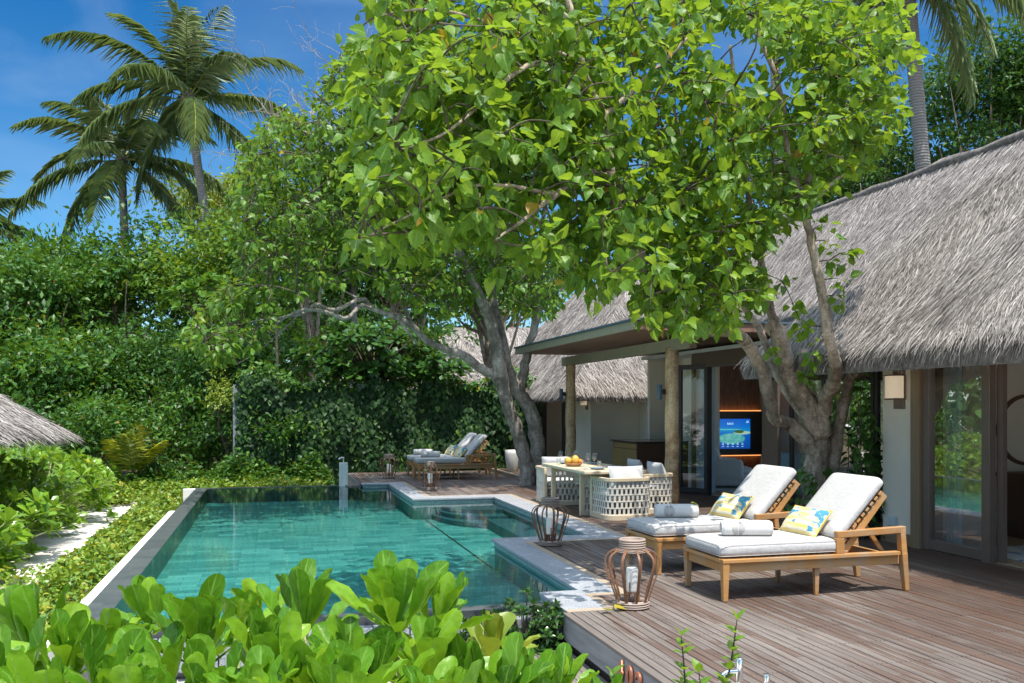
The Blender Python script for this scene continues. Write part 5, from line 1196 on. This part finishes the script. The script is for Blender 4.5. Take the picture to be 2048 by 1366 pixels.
palm('young_palm', 'small yellow green palm seedling among the low bushes near the pool corner', (at(262, 948, 22.3).x, at(262, 948, 22.3).y, GZ), at(262, 960, 22.3), 4, 1.55, 'frond_yel', 0, 9, up=(.85, 1.4), leaflet=.95, bend=.45)
# ---- dense trees behind
def bt(px, py, Z, rx, rz, n, size, mat, label, ry=None, T=T_LANCE, name='dense_tree', group='dense trees behind the pool', **k):
    c = at(px, py, Z); return bush_tree(name, label, 'tree', group, tuple(c), (rx, ry or rx, rz), n, size, mat, (c.x, c.y, GZ), T=T, **k)
bt(60, 600, 31, 3.4, 3.0, 8500, (.15, .25), 'leaf_mid', 'dense tree at the left edge under the leftmost palm fronds', trunk=.2)
bt(235, 560, 33, 3.6, 3.4, 9500, (.13, .30), 'leaf_mid', 'dense rounded tree directly under the lower coconut palm', trunk=.2)
bt(425, 545, 32, 3.2, 3.2, 8000, (.16, .28), 'leaf_lime', 'dense tree at the foot of the taller coconut palm trunk', trunk=.2)
bt(130, 745, 28, 3.2, 2.3, 7000, (.14, .27), 'leaf_mid', 'bushy tree above the thatched hut roof', trunk=.14)
bt(345, 740, 28.5, 2.9, 2.5, 7500, (.10, .17), 'leaf_deep', 'bushy tree above the young yellow palm', trunk=.14)
bt(500, 720, 27.5, 2.2, 2.4, 6500, (.13, .2), 'leaf_deep', 'darker bushy tree at the left end of the creeper wall', trunk=.14)
bt(-120, 700, 29, 3.2, 3.4, 5000, (.15, .25), 'leaf_mid', 'dense tree cut by the left picture edge', trunk=.2)
bt(620, 430, 30, 2.9, 3.7, 8500, (.15, .24), 'leaf_mid', 'tall tree behind the bare grey branches', trunk=.2)
bt(800, 480, 33, 3.4, 3.8, 8500, (.15, .24), 'leaf_deep', 'deep green tree behind the leaning tree crown', trunk=.2)
bt(980, 560, 36, 3.0, 2.4, 5500, (.15, .24), 'leaf_mid', 'dense tree behind the fork of the leaning tree', trunk=.2)
bt(1010, 575, 52, 4.5, 2.4, 5000, (.2, .32), 'leaf_yel', 'yellow green tree far behind the distant thatched roof', trunk=.25)
bt(440, 395, 42, 3.6, 1.5, 3800, (.18, .28), 'leaf_yel', 'yellow green treetop behind the taller palm trunk', trunk=.2)
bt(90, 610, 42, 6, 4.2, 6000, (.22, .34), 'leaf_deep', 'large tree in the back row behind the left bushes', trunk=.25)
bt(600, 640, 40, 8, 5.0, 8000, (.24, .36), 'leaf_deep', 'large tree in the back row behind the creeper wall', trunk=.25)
bt(1560, 350, 38, 4.6, 3.2, 6500, (.18, .28), 'leaf_deep', 'tree behind the villa ridge seen through the big tree', trunk=.2)
bt(1760, 330, 33, 3.3, 2.6, 6000, (.15, .24), 'leaf_deep', 'tree behind the villa ridge beside the thick palm trunk', trunk=.16)
bt(1985, 190, 30, 3.0, 3.6, 9500, (.14, .22), 'leaf_deep', 'tall dark tree with red blossoms above the villa roof', trunk=.16)
bt(2140, 150, 29, 2.6, 3.4, 5000, (.14, .22), 'leaf_deep', 'tall dark tree cut by the right picture edge', trunk=.16)
bt(1330, 420, 48, 4.2, 3.2, 5000, (.2, .3), 'leaf_mid', 'tree beyond the pavilion roof peak', trunk=.2)
for i, (px, py, Z, rx, rz, m, lab) in enumerate([(50, 868, 25, 2.3, 1.3, 'leaf_deep', 'shadowy bush right behind the thatched hut'), (190, 860, 25.5, 2.0, 1.4, 'leaf_mid', 'leafy bush at the right of the thatched hut roof'), (345, 858, 26, 2.0, 1.6, 'leaf_mid', 'leafy bush behind the young yellow palm'), (460, 860, 26, 1.7, 1.5, 'leaf_deep', 'dark bush at the left pillar of the creeper wall')]):
    bt(px, py, Z, rx, rz, 4200, (.10, .18), m, lab, trunk=.07, name='bush', group='bushes below the dense trees')
o = bt(445, 790, 24.5, .55, 1.0, 500, (.07, .12), 'leaf_yel', 'slender yellow green shrub with bare stems before the dark bushes', trunk=.03, name='shrub', group=None, bark='twig', lumps=12)
bt(492, 835, 24.9, .8, 1.0, 1700, (.10, .16), 'leaf_deep', 'dark leafy bush pressed against the left pillar of the creeper wall', trunk=.05, name='bush', group='bushes below the dense trees')
bt(575, 850, 24.6, 1.3, .8, 1800, (.10, .16), 'leaf_mid', 'low leafy bush hanging over the left end of the creeper wall', trunk=.05, name='bush', group='bushes below the dense trees')
n = 15000; x, y = RNG.uniform(-75, 45, n), RNG.uniform(46, 62, n); h = 7.5+2*np.sin(x*.35)+1.2*np.sin(x*.9+y)
o = leaves('woodland', MAT['leaf_deep'], None, T_OVATE, np.stack([x, y, GZ+h*RNG.random(n)**.8], 1), rvec(n)+[0, -.2, -.3], UP*.7+rvec(n)*.7+[0, -.3, 0], RNG.uniform(.6, 1.0, n), 1.3)
tag(o, 'far wood of dense dark green trees closing the view', 'woodland', None, 'stuff')
# rosette trees (big paddle leaves)
def rosette_tree(label, c, r, nros, size, mat, T, per=12, base=None, name='almond_tree', group=None, cat='tree', bark='bark', tilt=(15, 75), trunk=.09, flatb=.5, tint=(.5, .2), lw=1.0, hand=None):
    base = base or (c[0], c[1], GZ); t = thing(name, label, cat, base, 0, group); b = np.array(base); c = np.array(c)-b; r = np.array(r)
    if hand is None:
        v = rvec(nros); v[:, 2] = np.abs(v[:, 2])*1.0-flatb*RNG.random(nros); v = unit(v); Cn = c+v*r*RNG.uniform(.62, 1.03, nros)[:, None]; ax = unit(v*[.55, .55, .4]+UP*.75+rvec(nros)*.18)
        per_ = np.full(nros, per); sz = np.ones(nros)
    else:
        Cn = np.array([tuple(h[0]) for h in hand])-b; ax = unit(np.array([tuple(h[1]) for h in hand])); per_ = np.array([h[2] for h in hand]); sz = np.array([h[3] for h in hand]); nros = len(hand)
    idx = np.repeat(np.arange(nros), per_); n = len(idx); k = np.concatenate([np.arange(p) for p in per_]); f = k/np.maximum(1, per_[idx]-1)
    a = ax[idx]; e1 = unit(np.cross(a, [.3, .9, .1])); e2 = np.cross(a, e1); ph = k*2.39996+RNG.random(nros)[idx]*6.28+RNG.normal(0, .15, n); el = np.radians(tilt[0]+(tilt[1]-tilt[0])*f**1.1+RNG.normal(0, 11 if hand else 7, n))
    rad = e1*np.cos(ph)[:, None]+e2*np.sin(ph)[:, None]; D = a*np.cos(el)[:, None]+rad*np.sin(el)[:, None]; Nn = a*np.sin(el)[:, None]-rad*np.cos(el)[:, None]+rvec(n)*(.3 if hand else .16)
    S = RNG.uniform(*size, n)*sz[idx]*(.62+.38*np.minimum(1, f*2.2)); P = Cn[idx]-a*(f*.035*sz[idx])[:, None]+rad*.008
    tn = np.clip(RNG.normal(tint[0], tint[1], n)+(RNG.normal(0, .1, nros))[idx]+(.5-f)*.15, 0, .93); tn[(RNG.random(n) < (.005 if hand else .02)) & (f > .7)] = 1
    leaves('foliage', MAT[mat], t, T, P, D, Nn, S, lw*RNG.uniform(.85, 1.12, n), tn)
    g = MB(); root = Vector((0, 0, 0))
    if cat == 'tree':
        root = Vector(c)-Vector((0, 0, r[2]*.9)); g.tube(*catmull([(0, 0, 0), root*.5+Vector((.1, .05, 0)), root], [trunk*1.2, trunk, trunk*.8], 4), n=8)
    for q in Cn:
        q = Vector(q); m = root.lerp(q, .5)+Vector((0, 0, .12 if cat == 'tree' else 0)); g.tube(*catmull([root+Vector((random.uniform(-.05, .05), random.uniform(-.05, .05), 0)), m, q], [trunk*.5, trunk*.3, max(.005, trunk*.12)], 3), n=5)
    g.build('stems', MAT[bark], t, smooth=True); return t
c = at(745, 705, 25.5); rosette_tree('dark tree with big paddle leaves hanging over the creeper wall top', tuple(c), (2.1, 1.2, 1.0), 190, (.20, .33), 'leaf_deep', T_SPATLO, 12, bark='twig', trunk=.06, lw=1.35, tilt=(25, 100), flatb=1.4, base=(c.x, 26.0, GZ))
c = at(880, 735, 25.3); rosette_tree('small dark paddle leaved tree right of the low branch', tuple(c), (.8, .6, .5), 34, (.2, .32), 'leaf_deep', T_SPATLO, 11, bark='twig', trunk=.05, lw=1.35, tilt=(25, 105), flatb=1.2, base=(c.x, 26.0, GZ))
c = at(548, 490, 25); rosette_tree('bright paddle leaved treetop left of the leaning tree crown', tuple(c), (1.2, .9, 1.1), 55, (.22, .34), 'leaf_mid', T_SPATLO, 12, lw=1.3, tilt=(10, 70), tint=(.75, .15), trunk=.04, bark='twig')
c = at(405, 600, 27); rosette_tree('bright paddle leaved treetop low on the left bank of trees', tuple(c), (.9, .8, .8), 24, (.22, .32), 'leaf_mid', T_SPATLO, 12, lw=1.3, tilt=(10, 70), tint=(.75, .15), trunk=.05, bark='twig')
# scaevola bank on the left
sc_labs = iter(['broad leaved shrub', 'glossy green shrub', 'leafy beach shrub', 'bright green shrub', 'bushy beach shrub'])
spots_ = [(-4.1, 10.6, 1.0, .95, 'glossy beach shrub lowest and nearest at the left picture edge'), (-4.05, 12.6, 1.1, 1.1, 'glossy beach shrub beside the near sand path'), (-4.2, 14.6, 1.2, 1.3, 'glossy beach shrub overhanging the sand path with drooping leaves'), (-4.35, 16.8, 1.25, 1.4, 'glossy beach shrub at the widest bend of the sand path'), (-4.3, 19.2, 1.3, 1.45, 'glossy beach shrub at the far narrow part of the sand path'), (-4.75, 21.6, 1.3, 1.4, 'glossy beach shrub beside the bright patch of sand'), (-5.7, 13.0, 1.3, 1.4, 'glossy beach shrub below the hut eave at the picture edge'), (-6.0, 19.0, 1.4, 1.6, 'glossy beach shrub right of the hut roof'), (-6.3, 21.2, 1.4, 1.6, 'glossy beach shrub behind the hut roof edge'), (-5.9, 23.4, 1.4, 1.5, 'glossy beach shrub in front of the young yellow palm'), (-8.0, 20.6, 1.5, 1.6, 'glossy beach shrub left behind the hut'), (-8.3, 23.0, 1.6, 1.6, 'glossy beach shrub at the foot of the left trees'), (-5.9, 15.9, 1.3, 1.35, 'glossy beach shrub directly under the hut roof'), (-8.4, 16.5, 1.5, 1.4, 'glossy beach shrub left of the hut'), (-4.4, 23.9, 1.1, 1.0, 'low glossy shrub between the sand patch and the young palm')]
for x, y, r, h, lab in spots_:
    rosette_tree(lab, (x, y, GZ+h*.35), (r, r, h*.66), int(54*r*r), (.17, .27), 'leaf_scaev_far', T_SPATLO, 12, (x, y, GZ), 'beach_shrub', 'glossy beach shrubs along the sand path', 'shrub', 'stem', (12, 82), .05, .7, (.5, .2), 1.15)
# ground cover
def cover(name, label, gen, n, size, mat, T=T_OVATE):
    P, hgt = gen(n); D = rvec(n)*[1, 1, .7]+[0, 0, .35]; Nn = UP*.8+rvec(n)*.6
    o = leaves(name, MAT[mat], None, T, P, D, Nn, RNG.uniform(*size, n), RNG.uniform(.9, 1.3, n)); return tag(o, label, 'ground cover', None, 'stuff')
def strip(x0, x1, y0, y1, h, cl=1.3):
    def f(n):
        x, y = RNG.uniform(x0, x1, n*2), RNG.uniform(y0, y1, n*2); m = np.sin(x*3.1+1)*np.sin(y*2.3)+.6*np.sin(x*7+y*5)+.4*np.sin(y*11-x*3)
        edge = np.minimum(np.minimum(x-x0, x1-x), np.minimum(y-y0, y1-y))
        k = np.argsort(-(m*.35+RNG.random(n*2)*cl+np.minimum(edge, .3)*1.2))[:n]; x, y, m, edge = x[k], y[k], m[k], edge[k]
        hh = h*(.45+.28*m+.25)*np.minimum(1, .35+edge*2.2); z = GZ+np.maximum(.02, hh)*RNG.random(n)**.6; return np.stack([x, y, z], 1), hh
    return f
cover('ground_cover', 'yellow green creeping plants along the left pool ledge', strip(-2.75, -1.80, 8.0, 24.3, .42), 18000, (.05, .095), 'leaf_cover')
cover('ground_cover', 'low light green plants on the sand beyond the far pool edge', strip(-4.2, 1.45, 21.95, 24.9, .5), 15000, (.06, .11), 'leaf_cover')
cover('ground_cover', 'low mixed plants at the foot of the creeper wall', strip(-3.5, 1.6, 23.6, 25.0, .95), 6000, (.08, .14), 'leaf_mid')
cover('ground_cover', 'low plants scattered over the near sand at the left', strip(-5.2, -2.5, 6.5, 13.0, .3, 2.0), 4500, (.05, .1), 'leaf_cover')
# dark shrubs at the deck corner
for px, py, Z, r, h, n, lab in ((1050, 1262, 7.85, .36, .36, 78, 'dark glossy shrub in front of the pool at the deck corner'), (965, 1268, 7.7, .28, .2, 36, 'lower dark shrub left of the deck corner shrub'), (1100, 1262, 7.75, .17, .27, 26, 'small lighter shrub against the deck corner')):
    c = at(px, py, Z); rosette_tree(lab, tuple(c), (r, r, h), n, (.055, .085), 'leaf_dark', T_OVATE, 13, (c.x, c.y, GZ), 'clipped_shrub', 'dark shrubs at the deck corner', 'shrub', 'twig', (15, 95), .03, 1.3, (.55, .25), .95)
# near foreground paddle leaved shrubs
def ros(px, py, Z, n=12, s=1.0, ax=(0, 0, 1)):
    a = Vector(ax); return (at(px, py, Z), (a.x*CT+a.y*ST, -a.x*ST+a.y*CT, a.z), n, s)
FG = [('near shrub with big paddle leaves at the bottom left corner', [ros(60, 1290, 2.35, 12, 1, (-.3, .1, 1)), ros(128, 1345, 2.25, 12, 1.0, (.1, -.2, 1)), ros(10, 1390, 2.1, 12, 1, (-.2, -.3, 1)), ros(200, 1400, 2.1, 11, .95, (.2, -.3, 1)), ros(215, 1310, 2.5, 10, .9, (0, .1, 1)), ros(100, 1450, 2.0, 11, 1)]),
 ('near shrub with a tall fan of paddle leaves before the pool weir', [ros(405, 1310, 2.3, 13, 1.13, (.05, -.1, 1)), ros(330, 1370, 2.2, 12, 1, (-.4, -.2, 1)), ros(300, 1250, 2.6, 9, .85, (-.2, .2, 1)), ros(480, 1275, 2.6, 8, .85, (.3, .2, 1)), ros(420, 1420, 2.1, 12, 1, (0, -.4, 1)), ros(280, 1450, 2.05, 11, 1)]),
 ('near shrub with long upright paddle leaves in the lower middle left', [ros(540, 1350, 2.25, 13, 1.05, (.1, -.2, 1)), ros(612, 1255, 2.5, 12, 1.05, (.12, .1, 1)), ros(520, 1250, 2.75, 8, .9, (-.2, .1, 1)), ros(600, 1400, 2.1, 12, .95, (.2, -.4, 1)), ros(510, 1450, 2.0, 11, 1)]),
 ('near shrub holding the tallest fan of pale paddle leaves in the middle', [ros(792, 1245, 2.4, 15, 1.1, (.0, -.05, 1)), ros(690, 1340, 2.3, 12, .9, (-.2, -.3, 1)), ros(745, 1380, 2.2, 12, 1, (.0, -.3, 1)), ros(850, 1370, 2.3, 13, 1.1, (.1, -.2, 1)), ros(690, 1430, 2.0, 12, 1)]),
 ('near shrub with paddle leaves just left of the dark deck corner shrub', [ros(872, 1250, 2.65, 12, 1.0, (.2, .1, 1)), ros(905, 1400, 2.25, 12, 1.0, (.1, -.2, 1)), ros(990, 1420, 2.25, 12, 1, (.2, -.1, 1)), ros(870, 1450, 2.05, 11, 1)]),
 ('near shrub with paddle leaves at the wooden step', [ros(1035, 1400, 2.5, 11, .95, (.1, .0, 1)), ros(1115, 1400, 2.6, 12, .95, (.1, 0, 1)), ros(1075, 1450, 2.3, 11, 1), ros(1190, 1440, 2.6, 9, .9, (.2, 0, 1))])]
for lab, hand in FG:
    mx_ = sum(((h[0]-Vector((0, 0, 0))) for h in hand), Vector())/len(hand)
    hand[:] = [(h[0], h[1], h[2]+5, h[3]*1.03) for h in hand]
    for k in range(14): hand.append((Vector((mx_.x+random.uniform(-.32, .32), mx_.y+random.uniform(-.2, .75), random.uniform(.3, .78))), (random.uniform(-.5, .5), random.uniform(-.6, .2), 1), 11, random.uniform(.75, 1.05)))
    m = hand[0][0]; rosette_tree(lab, tuple(m), (1, 1, 1), 0, (.145, .20), 'leaf_scaev', T_SPAT, 12, (m.x, m.y, GZ), 'paddle_leaf_shrub', 'near paddle leaved shrubs along the bottom', 'shrub', 'stem', (3, 76), .05, 0, (.5, .26), .77, hand)
m = at(985, 1320, 3.0); rosette_tree('small yellowish paddle leaved shrub before the dark corner shrub', tuple(m), (1, 1, 1), 0, (.15, .19), 'leaf_yel', T_SPAT, 12, (m.x, m.y, GZ), 'paddle_leaf_shrub', None, 'shrub', 'stem', (6, 85), .04, 0, (.55, .2), 1.05, [ros(985, 1310, 2.9, 13, 1.0, (.05, 0, 1)), ros(940, 1360, 2.8, 9, .8)])
# sprigs in front of the deck
for k, (px0, py0, px1, py1, Z, nl, lab) in enumerate([(1368, 1440, 1362, 1272, 3.7, 9, 'slender leafy sprig in front of the deck, left of the taller one'), (1436, 1440, 1474, 1240, 3.7, 11, 'tallest slender leafy sprig standing before the chrome foot tap'), (1238, 1430, 1226, 1350, 3.6, 5, 'short leafy sprig just in front of the house number'), (1395, 1430, 1398, 1345, 3.6, 4, 'shortest sprig between the two tall ones')]):
    p0, p1 = at(px0, py0, Z), at(px1, py1, Z); b = Vector((p0.x, p0.y, GZ)); t = thing('leafy_sprig', lab, 'plant', b, 0, 'leafy sprigs before the deck')
    pts = [Vector((0, 0, 0)), (p0-b), (p0-b).lerp(p1-b, .5)+Vector((.01, 0, 0)), p1-b]; P, Rr = catmull(pts, [.006, .005, .004, .002], 6); MB().tube(P, Rr, 6).build('stem', MAT['twig'], t, smooth=True)
    A = [P[6+int(i*12/(nl-1))] for i in range(nl)]; PP, DD, NN = [], [], []
    for i, p in enumerate(A):
        for s_ in (0, 1):
            an = i*1.57+s_*math.pi+random.uniform(-.3, .3); dd = np.array([math.cos(an), math.sin(an), .75 if i < nl-1 else 1.6]); PP.append(tuple(p)); DD.append(dd); NN.append(np.array([-math.cos(an)*.7, -math.sin(an)*.7-.2, .8]))
    leaves('foliage', MAT['leaf_big'], t, T_OVATE, PP, DD, NN, RNG.uniform(.05, .068, len(PP)), .95, RNG.uniform(.25, .75, len(PP)))
# climbing vine by the big tree
VN = thing('climbing_vine', 'large leaved vine climbing beside the big tree trunk and the villa wall', 'vine', (7.6, 10.6, 0)); g = MB(); PP, DD = [], []
for k in range(16):
    x, y = random.choice(((random.uniform(.1, .5), random.uniform(-.35, .3)), (random.uniform(-.1, .4), random.uniform(-.4, .0)))); h = random.uniform(.8, 2.3); pts = [(x+random.gauss(0, .05), y+random.gauss(0, .05), h*i/5) for i in range(6)]
    P, Rr = catmull(pts, [.012, .01, .009, .008, .006, .004], 4); g.tube(P, Rr, 5)
    for p in P[2:]:
        if random.random() < .95: PP.append(tuple(p)); an = random.uniform(0, 6.28); DD.append((math.cos(an)*.8-.3, math.sin(an)*.6-.35, -.35))
for k in range(120):   # growth round the trunk foot
    a = random.uniform(2.2, 5.6); rr = random.uniform(.2, .55); PP.append((-.25+rr*math.cos(a), .45+rr*math.sin(a), random.uniform(.15, 1.05)*(1.1-rr*.6))); DD.append((math.cos(a), math.sin(a), -.5))
n = len(PP); g.build('stem', MAT['twig'], VN, smooth=True); leaves('foliage', MAT['leaf_creep'], VN, T_HEART, PP, DD, np.array(DD)*[.8, .8, 0]+UP*.7+rvec(n)*.3, RNG.uniform(.10, .19, n), RNG.uniform(.8, 1, n))
# pruned stubs and the sawn face on the trunk
print('built', len(bpy.data.objects))
